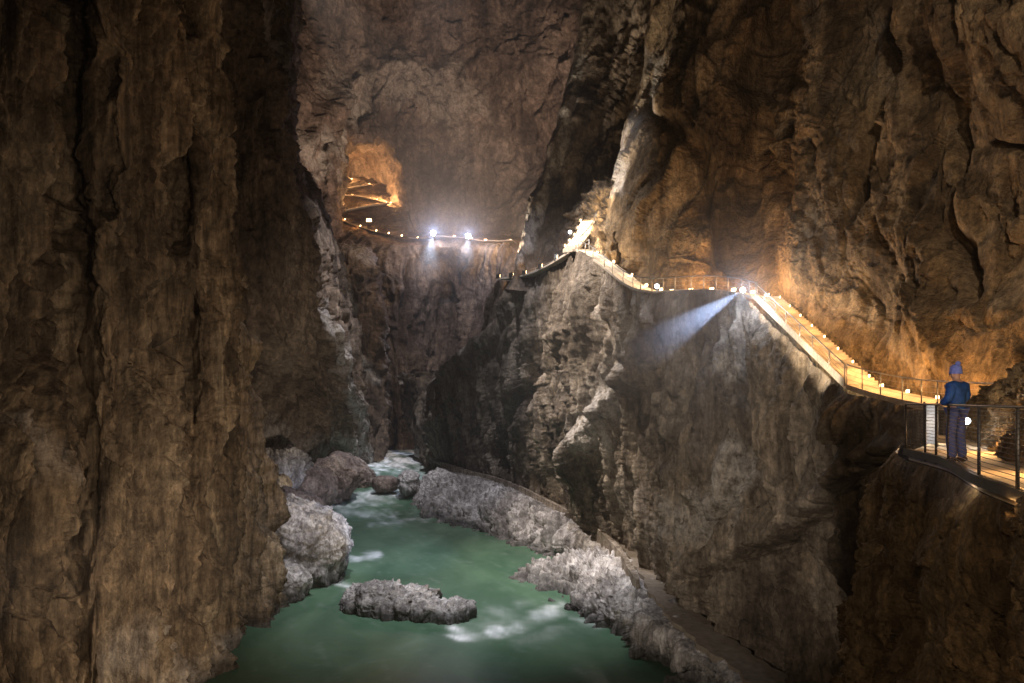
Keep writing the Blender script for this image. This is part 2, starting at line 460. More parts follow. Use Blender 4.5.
M['path'] = plain('path_floor', (0.42, 0.36, 0.29), 0.85, bump=0.4, scale=3)
M['sandpath'] = plain('sand_path', (0.17, 0.14, 0.11), 0.9, bump=0.5, scale=2)
M['concrete'] = plain('concrete', (0.55, 0.50, 0.43), 0.8, bump=0.2, scale=4)
M['masonry'] = rock_mat('masonry', 2.5, (0.16, 0.13, 0.10), (0.30, 0.25, 0.20), (0.42, 0.37, 0.31), stretch=0.5, bump=0.9)
M['steel'] = plain('galvanised_steel', (0.30, 0.29, 0.28), 0.45, 0.7, scale=8)
M['darksteel'] = plain('dark_steel', (0.06, 0.055, 0.05), 0.5, 0.5, scale=8)
M['warmlens'] = emit('warm_lens', (1.0, 0.62, 0.28), 14)
M['whitelens'] = emit('white_lens', (0.86, 0.92, 1.0), 60)
M['flood_far'] = emit('far_flood_lens', (0.80, 0.86, 1.0), 60)

# ------------------------------------------------------------------ rock masses
# each column: top -> bottom, (picture x, picture y, distance[, relief])
def base(px, z, d): return (px, HOR - z / d * F, d)

# left wall
A_cols = []
for (xt, xm, xl, xb, dt, dm, db) in [
        (-330, -330, -330, -330, 17, 17, 17), (-150, -150, -160, -170, 26, 25, 23), (-40, -40, -40, -50, 33, 32, 29),
        (30, 28, 30, 30, 36, 36, 32), (62, 66, 70, 75, 42, 41, 38), (105, 110, 110, 115, 41, 41, 40), (150, 152, 155, 160, 47, 46, 45),
        (168, 178, 190, 196, 55, 54, 51), (185, 203, 216, 197, 56, 56, 54), (202, 214, 240, 236, 62, 62, 64.5), (206, 217, 246, 256, 70, 70, 69),
        (196, 204, 228, 244, 84, 84, 84), (150, 150, 160, 170, 110, 110, 110)]:
    A_cols.append([(xt, -420, dt), (xt, -120, dt), (xt * .75 + xm * .25, 60, dt), (xm, 230, dm), (xm * .5 + xl * .5, 345, dm), (xl, 470, (dm + db) / 2),
                   (xb * .6 + xl * .4, 400 + 16 * F / db, db), (xb, 400 + 22 * F / db, db), (xb, 400 + 27 * F / db, db * .97)])
surface('rock_wall', A_cols, M['left'], 11, 2.5, stretch=5, seed=3, follow=.6, flute=2.3, step=1.2, fac=.38, fine=.85,
        cracks=[([(160, 300), (165, 340), (180, 365)], 9, 4.0, 'groove'), ([(30, 20), (34, 90), (50, 160), (52, 260)], 5, 1.6, 'groove'),
                ([(180, 60), (185, 180), (182, 250)], 6, 2.0, 'groove'), ([(100, 200), (108, 340), (95, 480), (100, 640)], 5, 1.6, 'groove'),
                ([(0, 606), (45, 616), (52, 616)], 2.5, 0.7, 'groove'), ([(20, 580), (80, 596)], 2, .5, 'groove'),
                ([(212, 420), (208, 520), (200, 600), (206, 650)], 6, 1.8, 'groove')],
        pale=[([(20, 420), (22, 470)], 14, 0.5), ([(215, 655), (262, 625)], 10, .6), ([(150, 660), (190, 683)], 30, 0.35)],
        dark=[([(160, 300), (166, 335), (178, 352)], 7, .9), ([(230, 520), (225, 600)], 9, 0.45)])

# second wall on the left, further down the gorge
B_cols = []
for (pts) in [
        [(130, -400, 95), (130, -100, 95), (140, 50, 95), (150, 170, 95), (150, 260, 95), (150, 350, 95), (150, 430, 95), base(150, -19, 95)],
        [(215, -400, 104), (215, -100, 104), (212, 50, 104), (215, 170, 102), (222, 260, 100), (235, 350, 100), (245, 430, 102), base(250, -22, 102)],
        [(245, -400, 110), (245, -100, 110), (240, 50, 110), (240, 170, 106), (250, 260, 106), (262, 350, 108), (275, 430, 128), base(278, -21, 134)],
        [(270, -400, 118), (270, -100, 118), (266, 50, 118), (272, 150, 112), (290, 250, 112), (300, 340, 120), (308, 430, 146), base(312, -19, 154)],
        [(285, -400, 128), (285, -100, 128), (284, 40, 128), (285, 150, 122), (308, 240, 122), (330, 340, 130), (335, 420, 158), base(338, -18, 166)],
        [(288, -400, 140), (288, -100, 140), (290, 30, 142), (286, 146, 140), (319, 222, 142), (345, 330, 146), (356, 410, 170), base(364, -17, 178)],
        [(284, -400, 160), (284, -100, 160), (286, 30, 162), (288, 150, 165), (320, 224, 168), (347, 330, 172), (358, 410, 180), base(366, -18, 184)],
        [(250, -400, 215), (250, -100, 215), (250, 30, 215), (260, 150, 215), (300, 224, 215), (310, 330, 215), (320, 410, 215), base(330, -18, 215)]]:
    B_cols.append(pts)
surface('rock_wall', B_cols, M['left2'], 18, 3.8, stretch=3.2, seed=13, follow=.9, flute=1.0, fac=1.0,
        cracks=[([(262, 0), (268, 80), (270, 150)], 5, 3, 'groove'), ([(330, 320), (345, 380), (360, 450)], 5, 3, 'ridge'),
                ([(240, 300), (262, 380), (275, 450)], 6, 3, 'groove')],
        pale=[([(326, 300), (340, 360), (352, 410), (366, 455)], 4.5, 0.95), ([(262, 0), (285, 90)], 3, .5), ([(276, 430), (330, 455)], 10, 0.6), ([(340, 440), (385, 462)], 8, .9)])

# buttress between the second wall and the end of the gorge
surface('rock_wall', [
    [(300, 240, 225), (305, 262, 185), (310, 330, 185), (315, 400, 185), base(320, -18, 190)],
    [(335, 244, 222), (340, 260, 180), (343, 320, 178), (350, 390, 180), base(352, -18, 182)],
    [(352, 244, 222), (360, 257, 182), (368, 320, 180), (374, 390, 182), base(376, -18, 183)],
    [(366, 246, 225), (376, 260, 196), (385, 330, 192), (388, 400, 192), base(388, -18, 192)],
    [(340, 252, 245), (350, 264, 235), (360, 330, 235), (365, 400, 235), base(365, -18, 235)]],
    M['backlow'], 14, 3.4, stretch=2.4, seed=23, follow=.8, flute=0.5,
    pale=[([(348, 285), (356, 340), (372, 380)], 5, .8), ([(352, 250), (372, 262)], 6, .5)])

# wall at the end of the gorge, below the lit ledge
C_cols = [
    [(290, 226, 262, .2), (300, 236, 230, .5), (300, 262, 226), (300, 330, 222), (300, 400, 218), base(305, -19, 218)],
    [(340, 222, 262, .2), (345, 243, 226, .5), (352, 268, 224), (360, 335, 220), (370, 400, 214), base(372, -19, 210)],
    [(378, 228, 262, .2), (380, 243, 222, .5), (384, 268, 214), (390, 335, 212), (396, 400, 210), base(398, -19, 208)],
    [(412, 234, 258, .2), (412, 243, 220, .5), (410, 268, 214), (408, 335, 214), (412, 400, 214), base(414, -19, 212)],
    [(433, 234, 252, .2), (433, 243, 214, .5), (432, 268, 222), (430, 335, 226), (430, 400, 224), base(430, -19, 218)],
    [(468, 234, 248, .2), (468, 245, 212, .5), (460, 275, 224), (450, 340, 228), (446, 410, 222), base(446, -19, 214)],
    [(500, 236, 246, .2), (500, 246, 210, .5), (492, 280, 208), (482, 340, 200), (468, 400, 196), base(462, -17, 190)],
    [(530, 236, 240, .2), (530, 246, 206, .5), (524, 290, 190), (520, 345, 180), (510, 400, 172), base(500, -16, 168)],
    [(600, 230, 240, .2), (600, 246, 206, .5), (600, 290, 190), (600, 345, 180), (600, 400, 172), base(600, -16, 168)]]
surface('rock_wall', C_cols, M['backlow'], 22, 3.4, stretch=2.6, seed=33, follow=.7, flute=0.7,
        cracks=[([(410, 260), (400, 330), (404, 440)], 5, 4, 'groove'), ([(446, 300), (425, 380), (420, 440)], 5, 3, 'groove')])

# upper cavern wall with the tunnel mouth on its left
def crow(py, ds): return ds
pxs = [250, 290, 318, 336, 344, 366, 389, 402, 430, 470, 520, 570, 640, 740]
rowsC = [
    (-300, [235, 235, 238, 242, 245, 248, 250, 250, 252, 252, 250, 245, 235, 230]),
    (-60,  [238, 240, 245, 252, 256, 260, 262, 262, 266, 268, 262, 250, 235, 230]),
    (60,   [236, 240, 250, 258, 262, 266, 270, 272, 278, 280, 270, 250, 230, 225]),
    (110,  [232, 234, 246, 256, 262, 266, 268, 270, 280, 286, 276, 252, 230, 225]),
    (143,  [230, 230, 240, 254, 262, 268, 270, 272, 284, 292, 280, 254, 230, 225]),
    (156,  [230, 230, 238, 250, 330, 336, 282, 280, 288, 292, 282, 254, 230, 225]),
    (195,  [228, 228, 234, 246, 340, 345, 330, 286, 290, 290, 280, 252, 230, 225]),
    (236,  [226, 226, 232, 242, 340, 345, 340, 290, 284, 282, 270, 248, 230, 225]),
    (262,  [226, 226, 232, 242, 340, 345, 340, 290, 270, 260, 252, 240, 230, 225])]
D_cols = []
for i, x in enumerate(pxs):
    D_cols.append([(x, py, ds[i], .6 if (py > 150 and 340 < x < 392) else 1) for py, ds in rowsC])
surface('cavern_wall', D_cols, M['back'], 34, 5.0, stretch=1.1, seed=43, fac=1.2,
        cracks=[([(362, 78), (400, 66), (440, 76), (480, 92)], 9, 5, 'ridge'), ([(300, 150), (330, 110), (362, 78)], 6, 5, 'ridge'),
                ([(500, 200), (520, 150), (540, 90), (570, 40)], 8, 5, 'groove'), ([(400, 120), (440, 140), (450, 200)], 10, 4, 'groove')],
        pale=[([(345, 100), (380, 82), (430, 84), (475, 100)], 22, 0.45), ([(322, 170), (340, 130), (352, 110)], 9, .8), ([(290, 130), (306, 165)], 9, 0.6)])
# ceiling over the whole passage
surface('cave_ceiling', [[(W0, -1, 1)] for W0 in ()] or [
    [(-900, -560, 40), (-500, -560, 80), (-80, -400, 150), (180, -230, 250)],
    [(-200, -900, 36), (60, -640, 80), (230, -380, 150), (330, -220, 270)],
    [(700, -1000, 34), (600, -640, 80), (520, -380, 150), (470, -220, 280)],
    [(1500, -1000, 34), (1100, -640, 70), (800, -380, 130), (640, -220, 250)]],
    M['back'], 30, 5, seed=47, step=4, stretch=1, fine=0)

# scree slope inside the tunnel mouth
surface('scree_slope', [[(x, 176, 345), (x, 190, 318), (x, 203, 297), (x, 213, 284), (x, 222, 266), (x, 233, 246), (x, 246, 226), (x, 262, 222)] for x in (322, 345, 368, 392, 408)],
        M['backlow'], 14, 1.5, seed=53, stretch=1, step=1.0)

# leaning dark slab behind the path saddle
surface('rock_wall', [
    [(640, -260, 190), (620, 0, 190), (600, 100, 190), (585, 190, 190), (570, 260, 180), (560, 300, 170)],
    [(604, -260, 132, .4), (586, 0, 129, .4), (565, 98, 125, .5), (543, 180, 119, .5), (521, 250, 111, .5), (511, 290, 109, .4)],
    [(614, -260, 121, .5), (596, 0, 119, .5), (577, 106, 116, .5), (556, 190, 111, .5), (534, 262, 105, .5), (524, 292, 103, .5)],
    [(628, -260, 116), (618, 0, 116), (600, 110, 113), (578, 200, 108), (552, 264, 102), (540, 292, 101)],
    [(665, -260, 112), (640, 0, 108), (620, 120, 103), (596, 205, 98), (560, 262, 95), (550, 290, 94)],
    [(740, -260, 108), (720, 0, 104), (700, 120, 99), (660, 210, 95), (610, 262, 92), (600, 290, 92)]],
    M['slab'], 14, 2.4, stretch=1.8, seed=63, fac=1.2,
    pale=[([(578, 60), (562, 150), (540, 205), (522, 262)], 6, 0.7)])  # pale stroke puts the lamplight on the left edge into the colour

# great right-hand wall above the walkway
D2 = [
    [(690, -260, 100), (668, 0, 98), (655, 100, 96), (640, 160, 96), (628, 205, 94), (622, 262, 92), (620, 320, 92)],
    [(668, -260, 84), (652, 0, 84), (640, 80, 83), (624, 140, 83), (612, 200, 80), (606, 250, 78.5), (606, 300, 78)],
    [(684, -260, 76), (668, 0, 76), (652, 90, 75), (640, 150, 74), (628, 210, 73), (628, 266, 72), (626, 320, 72)],
    [(716, -260, 70), (702, 0, 70), (690, 90, 69), (680, 170, 68), (668, 225, 67), (664, 276, 65), (662, 330, 65)],
    [(756, -260, 66), (748, 0, 66), (734, 90, 66), (722, 170, 66), (712, 225, 64), (708, 278, 60.5), (706, 330, 60.5)],
    [(790, -260, 67), (780, 0, 67), (766, 90, 67), (756, 170, 67), (752, 225, 65), (752, 278, 60), (750, 330, 60)],
    [(812, -260, 60), (806, 0, 60), (796, 90, 60), (776, 170, 59), (768, 225, 57), (770, 284, 55.5), (772, 340, 55)],
    [(842, -260, 52), (838, 0, 53), (830, 90, 51.5), (816, 170, 51), (806, 235, 50.5), (806, 310, 49), (808, 360, 49)],
    [(880, -260, 48), (880, 0, 50), (876, 90, 48), (870, 180, 46), (862, 260, 45.5), (856, 345, 43.5), (856, 420, 43)],
    [(925, -260, 44), (925, 0, 44), (925, 90, 42), (922, 180, 41), (915, 280, 39), (910, 370, 37.5), (910, 450, 37.5)],
    [(965, -260, 37), (970, 0, 36), (974, 90, 38), (972, 180, 37), (966, 280, 35), (962, 375, 33.5), (960, 450, 33.5)],
    [(1020, -260, 31), (1022, 0, 31), (1024, 90, 31), (1022, 180, 32), (1022, 280, 31), (1020, 380, 29), (1020, 450, 29)],
    [(1110, -260, 26), (1112, 0, 26), (1112, 90, 26), (1110, 180, 26.5), (1110, 280, 26), (1100, 380, 25), (1100, 470, 25)],
    [(1300, -260, 18), (1300, 0, 18), (1300, 90, 18), (1300, 180, 18), (1300, 280, 18), (1300, 380, 18), (1300, 500, 18)]]
for k, c in enumerate(D2[:3]):
    for i in range(7): c[i] = c[i] + ((.35, .5, .8)[k],)
for c in D2[3:]:
    c[4] = c[4] + (0.9,); c[5] = c[5] + (0.5,); c[6] = c[6] + (0.35,)
surface('rock_wall', D2, M['right'], 15, 2.7, stretch=2.2, seed=73, follow=.35, fac=.8, step=1.3, fine=.9,
        cracks=[([(764, 120), (767, 200), (766, 290)], 5, 2.4, 'groove'), ([(896, 0), (905, 60), (880, 120), (850, 220)], 8, 2.2, 'groove'),
                ([(806, 60), (790, 120), (775, 200)], 6, 2.0, 'groove'), ([(955, 90), (965, 170), (955, 230), (970, 300)], 7, 1.6, 'groove'),
                ([(640, 110), (700, 150), (720, 210), (740, 260)], 8, 1.5, 'groove'), ([(990, 142), (1024, 160)], 3, 0.8, 'groove')],
        pale=[([(650, 60), (640, 110), (622, 150), (616, 185)], 7, 0.8), ([(800, 0), (792, 45)], 6, 0.5)],  # first stroke paints the lit left edge into the colour
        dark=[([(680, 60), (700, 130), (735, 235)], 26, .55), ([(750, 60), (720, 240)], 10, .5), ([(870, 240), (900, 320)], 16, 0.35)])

# ridge under the walkway, falling to the river
E = [
    [(470, 384, 185, .3), (462, 400, 190), (455, 420, 195), (450, 440, 200), (445, 450, 205), base(440, -20, 205)],
    [(428, 388, 160, .3), (430, 402, 160), (432, 420, 160), (434, 440, 162), (436, 455, 164), base(438, -20, 168)],
    [(444, 372, 148, .3), (444, 390, 148), (444, 410, 149), (446, 430, 151), (448, 450, 153), base(450, -20, 156)],
    [(472, 350, 135, .3), (468, 372, 135), (466, 400, 137), (466, 425, 139), (468, 455, 142), base(470, -20, 147)],
    [(504, 320, 119, .3), (498, 350, 120), (494, 385, 122), (494, 420, 126), (498, 455, 130), base(504, -20, 135)],
    [(532, 284, 104, .3), (526, 318, 105), (522, 360, 108), (522, 405, 112), (526, 455, 117), base(532, -20, 122)],
    [(560, 258, 89, .25), (556, 296, 90), (550, 345, 93), (550, 400, 97), (556, 460, 102), base(562, -20, 108)],
    [(580, 250, 76.5, .2), (578, 296, 78), (574, 350, 81), (576, 410, 85), (584, 475, 89), base(592, -20, 94.5)],
    [(606, 268, 70, .2), (606, 312, 71), (604, 362, 73.5), (604, 415, 77), (610, 480, 80), base(618, -20, 85.5)],
    [(630, 287, 65, .2), (632, 325, 66), (630, 372, 68), (630, 425, 70.5), (634, 500, 74), base(641, -21, 78)],
    [(652, 293, 61, .2), (654, 330, 61.5), (652, 380, 63), (650, 440, 65.5), (652, 515, 68), base(660, -22, 71)],
    [(682, 290, 58.4, .2), (680, 335, 58.8), (678, 390, 59.5), (676, 455, 61), (676, 540, 62), base(680, -22, 62.5)],
    [(716, 290, 55.6, .2), (712, 340, 56), (706, 400, 56), (700, 460, 57), (700, 550, 57), base(704, -22, 56)],
    [(745, 297, 53.4, .2), (742, 340, 52.5), (738, 400, 52), (736, 470, 52), (742, 560, 52), base(748, -22, 49)],
    [(775, 325, 49, .2), (772, 360, 49), (770, 410, 48.5), (770, 480, 48), (785, 580, 47), base(808, -22, 43)],
    [(808, 358, 43.8, .2), (806, 385, 44), (806, 430, 44), (812, 500, 43.5), (835, 590, 42), base(882, -22, 38)],
    [(846, 389, 38, .2), (844, 410, 38.5), (846, 450, 39), (858, 520, 38), (885, 610, 37), base(980, -22, 34)],
    [(880, 399, 35, .15), (878, 418, 35.2), (882, 455, 35.4), (898, 530, 35), (930, 610, 34), base(1060, -22, 31)],
    [(904, 406, 33.5, .1), (906, 425, 33.4, .4), (908, 450, 33.4, .6), (930, 530, 33), (970, 610, 32), base(1150, -22, 29)],
    [(908, 406, 37, .1), (911, 425, 38, .2), (914, 450, 39, .2), (950, 530, 38), (1000, 610, 36), base(1200, -22, 34)]]
surface('rock_ridge', E, M['ridge'], 10, 2.2, stretch=5.5, seed=84, follow=.9, fac=.85, flute=1.1, step=1.3,
        cracks=[([(905, 452), (870, 482), (830, 515), (790, 545), (740, 558), (690, 580)], 4.5, 1.9, 'groove'), ([(900, 446), (865, 472), (825, 505), (785, 533), (740, 546)], 7, 1.0, 'ridge'),
                ([(660, 300), (640, 360), (600, 420), (575, 470)], 6, 2.4, 'ridge'), ([(700, 300), (690, 380), (660, 460)], 7, 1.8, 'groove'),
                ([(720, 350), (700, 430), (690, 500)], 5, 1.5, 'ridge'), ([(800, 410), (790, 480), (770, 540)], 4, 1.2, 'groove'),
                ([(555, 300), (530, 380), (500, 460)], 7, 3, 'groove'), ([(745, 420), (735, 500), (690, 545)], 7, 1.5, 'groove'),
                ([(500, 330), (470, 352), (440, 372)], 6, 3, 'ridge')],
        pale=[([(735, 460), (715, 500), (690, 520)], 20, 0.55), ([(742, 300), (732, 340), (728, 370)], 9, 0.85), ([(640, 310), (610, 390), (590, 440)], 14, .5),
              ([(540, 270), (505, 318), (470, 350)], 5, .7)])  # crest stroke paints its lit edge into the colour

surface('rock_wall', [
    [(492, 292, 150, .3), (486, 312, 150), (472, 350, 155), (462, 390, 165)],
    [(496, 281, 122, .2), (496, 296, 118), (490, 345, 124), (482, 390, 135)],
    [(506, 281, 111, .1), (505, 298, 110), (502, 345, 116), (500, 390, 130)],
    [(530, 280, 104, .1), (532, 300, 107), (530, 345, 112), (530, 390, 125)],
    [(556, 268, 97, .1), (560, 300, 104), (560, 345, 110), (560, 390, 120)]],
    M['ridge'], 9, 1.6, stretch=2.4, seed=88, follow=.9)
surface('rock_outcrop', [
    [(574, 214, 104), (572, 232, 98), (570, 246, 90), (570, 262, 86)],
    [(588, 196, 98), (584, 212, 92), (580, 236, 86, .5), (582, 252, 81, .5)],
    [(602, 184, 94), (600, 204, 87), (598, 230, 80, .5), (600, 254, 75.5, .4)],
    [(618, 176, 90), (616, 204, 83), (612, 234, 76.5), (610, 262, 73)],
    [(640, 170, 88), (638, 204, 82), (632, 240, 76), (628, 272, 72)]],
    M['right'], 4.5, 1.5, stretch=1, seed=89, fac=1.5, step=.9)

# rock foot standing in front of the end wall, with the arch beside the river
surface('rock_wall', [
    [(400, 372, 205), (402, 410, 198), (412, 440, 196), base(416, -20, 196)],
    [(414, 374, 186), (414, 404, 184), (420, 436, 182), base(422, -18, 184)],
    [(440, 366, 178), (438, 400, 172), (434, 432, 172), base(428, -18, 172)],
    [(470, 348, 172), (466, 392, 164), (452, 430, 166), base(440, -18, 166)],
    [(500, 340, 172), (495, 400, 166), (490, 430, 166), base(480, -18, 168)]],
    M['ridge'], 10, 2.2, stretch=2, seed=91)

# rock carrying the near platform
edge_near = [(1200, 3.5, -1.25), (1130, 5.6, -1.25), (1075, 7.0, -1.25), (1022, 8.5, -1.25), (1002, 9.2, -1.25), (981, 10.1, -1.25), (966, 11.3, -1.25), (952, 12.5, -1.25), (940, 13.4, -1.25), (922, 14.4, -1.25), (908, 15.4, -1.25), (900, 16.6, -1.25), (898, 19, -1.25), (905, 23, -1.25)]
Fc = []
for k, (px, d, z) in enumerate(edge_near):
    lean = [(0, 0), (-6, -.1), (-14, -.2), (-30, 0.2), (-48, 1.0), (-60, 2.5)]
    s = 1.0 if d > 8 else 0.6
    zz = [z - .12, z - .45, z - 1.3, z - 3.0, z - 7.0, z - 14]
    col = []
    for (lx, ld), zc, am in zip(lean, zz, (.08, .35, .8, 1, 1, 1)):
        dd = d + ld * s
        col.append((px + lx * s, HOR - zc / dd * F, dd, am))
    Fc.append(col)
surface('rock_ledge', Fc, M['near'], 3.2, 0.72, stretch=2.0, seed=101, fac=1.2, step=1.3,
        pale=[([(930, 462), (985, 490), (1020, 500)], 3, .3)])  # pale stroke paints in the light spilling below the platform edge

# rock at the inner side of the platform
surface('rock_wall', [
    [(975, 404, 25), (975, 420, 24), (975, 440, 22), (975, 452, 20)],
    [(992, 388, 21), (990, 415, 19), (988, 436, 17.6), (986, 452, 16.4)],
    [(1010, 374, 19), (1008, 405, 16.6), (1004, 435, 15), (1000, 458, 13.8)],
    [(1034, 356, 17.5), (1034, 395, 14.2), (1030, 435, 12.6), (1028, 470, 11.6)],
    [(1100, 320, 15), (1100, 380, 12), (1100, 435, 10.6), (1100, 490, 9.6)],
    [(1250, 250, 11), (1250, 350, 9), (1250, 450, 8), (1250, 540, 7.2)]],
    M['near'], 3.0, 0.5, stretch=1.2, seed=111, fac=1.3)
surface('rock_wall', [
    [(1008, 510, 8.6), (1010, 530, 8.4), (1020, 560, 8.2), (1040, 700, 8)],
    [(1022, 496, 8.0, .3), (1016, 525, 7.8), (1026, 560, 7.7), (1050, 700, 7.4)],
    [(1080, 505, 6.9, .3), (1070, 540, 6.6), (1080, 600, 6.5), (1100, 760, 6.4)],
    [(1200, 540, 5.0, .3), (1190, 600, 4.8), (1200, 650, 4.7), (1220, 860, 4.6)]],
    M['near'], 2.0, 0.25, stretch=1.2, seed=121, fac=1.3)

# river bank on the right
H = [
    [(452, 462, 168, .2), (446, 466, 160, .2), (436, 470, 150, .5), (422, 482, 146, .6), (412, 497, 142, .6), base(408, -23, 138)],
    [(470, 468, 150, .2), (462, 475, 142, .2), (446, 478, 136, .6), (434, 494, 132, .7), (422, 512, 129, .7), base(416, -24, 126)],
    [(505, 476, 138, .2), (500, 483, 131, .2), (486, 486, 126, .6), (470, 506, 121), (462, 529, 118.5), base(458, -24, 116)],
    [(535, 486, 126, .2), (525, 493, 119, .2), (516, 497, 115, .6), (508, 515, 111), (504, 542, 107), base(500, -24, 105)],
    [(570, 502, 110, .2), (560, 511, 105, .2), (552, 515, 102, .6), (545, 530, 100), (542, 552, 99), base(540, -24, 97)],
    [(608, 522, 95, .2), (598, 533, 91, .2), (590, 540, 89, .6), (582, 550, 89), (574, 560, 92), base(568, -24, 92)],
    [(636, 548, 82, .2), (622, 556, 79, .2), (610, 560, 79, .6), (570, 566, 82), (534, 574, 86.5), base(524, -24, 86)],
    [(660, 580, 68, .2), (642, 586, 67, .2), (628, 588, 67, .6), (580, 590, 75), (534, 592, 78.5), base(530, -24, 77)],
    [(680, 610, 59.5, .2), (660, 616, 58.6, .2), (646, 620, 58.8, .6), (615, 618, 64), (585, 618, 69), base(580, -24, 68)],
    [(712, 640, 52.5, .2), (690, 646, 52, .2), (676, 648, 53, .7), (655, 645, 57), (628, 642, 62), base(622, -24, 61)],
    [(760, 674, 46.5, .2), (738, 682, 45.6, .2), (722, 684, 46.5, .7), (705, 678, 50), (672, 674, 55), base(668, -24, 54)],
    [(830, 730, 40, .2), (800, 738, 39.4, .2), (782, 745, 40, .7), (760, 745, 43), (730, 745, 43.6), base(728, -24, 43)]]
surface('river_bank', H, M['bank'], 8, 1.45, stretch=2.8, seed=131, fac=1.1, flute=2.3, step=0.9, fine=0.45,
        dark=[([(470, 500), (540, 530), (575, 545)], 8, .3), ([(400, 500), (470, 525)], 5, .4)])

# ------------------------------------------------------------------ river
def river():
    def zr(y): return np.interp(y, [0, 124, 128, 136, 150, 168, 178, 192, 260], [-22, -22, -21.6, -20.4, -18.4, -17.2, -17.0, -15.6, -15.0])
    ys = np.concatenate([np.arange(30, 110, 0.22), np.arange(110, 235, 0.30)])
    xs = np.linspace(-75, 75, 420)
    X, Y = np.meshgrid(xs, ys, indexing='ij')
    Z = zr(Y)
    p = np.stack([X.ravel() / 6 + Y.ravel() / 14, Y.ravel() / 7, np.zeros(X.size)], 1)
    rap = np.clip((Y.ravel() - 118) / 14, 0, 1)
    Z = Z.ravel() + fbm(p, 3, 5) * (0.035 + 0.40 * rap) + fbm(p * 6, 2, 8) * (0.010 + 0.14 * rap)
    px = 512 + X.ravel() / Y.ravel() * F; py = HOR - Z / Y.ravel() * F
    sc = np.stack([px, py], 1)
    jit = np.stack([fbm(p * 2.0, 3, 21), fbm(p * 2.0 + 4, 3, 22)], 1)
    foam = np.zeros(X.size)
    for poly, wd, v in [([(456, 634), (480, 636), (502, 632)], 8, 1.1), ([(495, 633), (525, 622), (560, 606)], 7, .55), ([(470, 628), (520, 612)], 12, .22), ([(520, 640), (600, 622)], 10, .16), ([(335, 583), (352, 588)], 4, .8),
                        ([(350, 558), (378, 556)], 4, .6), ([(360, 456), (440, 459)], 12, 1.3), ([(372, 464), (425, 463)], 7, 1.2), ([(320, 508), (360, 500), (396, 492)], 9, .62),
                        ([(330, 512), (395, 516)], 4, .5), ([(395, 470), (430, 480)], 7, .45), ([(370, 525), (430, 518)], 3, .35), ([(600, 625), (570, 618)], 4, .3),
                        ([(545, 575), (600, 600)], 3, .15), ([(420, 640), (340, 670)], 3, .05)]:
        d, _, t = seg_dist(sc + jit * wd * 1.0, poly)
        foam = np.maximum(foam, v * np.exp(-(d / wd) ** 2 * 1.5) * np.clip(.75 + fbm(p * np.array([2.6, .9, 1]), 3, 41), 0, 1.1))
    foam = np.maximum(foam, 0.09 * np.clip(fbm(p * np.array([7, 1.4, 1]) + np.c_[jit, jit[:, :1]] * 1.2, 4, 61) * 1.6 - .35, 0, 1))
    idx = np.arange(X.size).reshape(X.shape)
    fc = np.stack([idx[:-1, :-1], idx[1:, :-1], idx[1:, 1:], idx[:-1, 1:]], -1).reshape(-1, 4)
    m, nt, b = nodes('river_water'); L = nt.links
    at = nt.nodes.new('ShaderNodeAttribute'); at.attribute_name = 'foam'
    geo = nt.nodes.new('ShaderNodeNewGeometry')
    mp = nt.nodes.new('ShaderNodeMapping'); mp.inputs['Scale'].default_value = (0.10, 0.05, 0.1); mp.inputs['Rotation'].default_value = (0, 0, R(25)); L.new(geo.outputs['Position'], mp.inputs[0])
    n = N(nt, 'ShaderNodeTexNoise'); n.inputs['Scale'].default_value = 1.4; n.inputs['Detail'].default_value = 4; n.inputs['Distortion'].default_value = 0.8; L.new(mp.outputs[0], n.inputs[0])
    c = ramp(nt, n.outputs[0], [(0.35, (0.045, 0.098, 0.060)), (0.65, (0.088, 0.158, 0.098))])
    mp2 = nt.nodes.new('ShaderNodeMapping'); mp2.inputs['Scale'].default_value = (0.9, 0.12, 0.4); mp2.inputs['Rotation'].default_value = (0, 0, R(-60)); L.new(geo.outputs['Position'], mp2.inputs[0])
    n2 = N(nt, 'ShaderNodeTexNoise'); n2.inputs['Scale'].default_value = 1.2; n2.inputs['Detail'].default_value = 4; L.new(mp2.outputs[0], n2.inputs[0])
    st = ramp(nt, n2.outputs[0], [(0.3, (0.55, 0.55, 0.55)), (0.7, (1, 1, 1))])
    mm = nt.nodes.new('ShaderNodeMath'); mm.operation = 'MULTIPLY'; L.new(at.outputs['Fac'], mm.inputs[0]); L.new(st, mm.inputs[1])
    c = mix(nt, mm.outputs[0], c, (0.82, 0.84, 0.86)); L.new(c, b.inputs['Base Color'])
    rr = nt.nodes.new('ShaderNodeMath'); rr.operation = 'MULTIPLY_ADD'; L.new(at.outputs['Fac'], rr.inputs[0]); rr.inputs[1].default_value = 0.5; rr.inputs[2].default_value = 0.34
    L.new(rr.outputs[0], b.inputs['Roughness']); b.inputs['IOR'].default_value = 1.33; b.inputs['Specular IOR Level'].default_value = 0.4
    bp = nt.nodes.new('ShaderNodeBump'); bp.inputs['Strength'].default_value = 0.12; bp.inputs['Distance'].default_value = 0.6; L.new(n.outputs[0], bp.inputs['Height']); L.new(bp.outputs[0], b.inputs['Normal'])
    o = mesh_obj('river', np.stack([X.ravel(), Y.ravel(), Z], 1), fc, m, None, True, {'foam': foam})
    tag(o, kind='structure')
river()
# river bed and cave floor closing the scene below
mb = MB(); mb.box((40, 150, -34), (420, 460, 8)); tag(mb.build('cave_floor', M['left']), kind='structure')

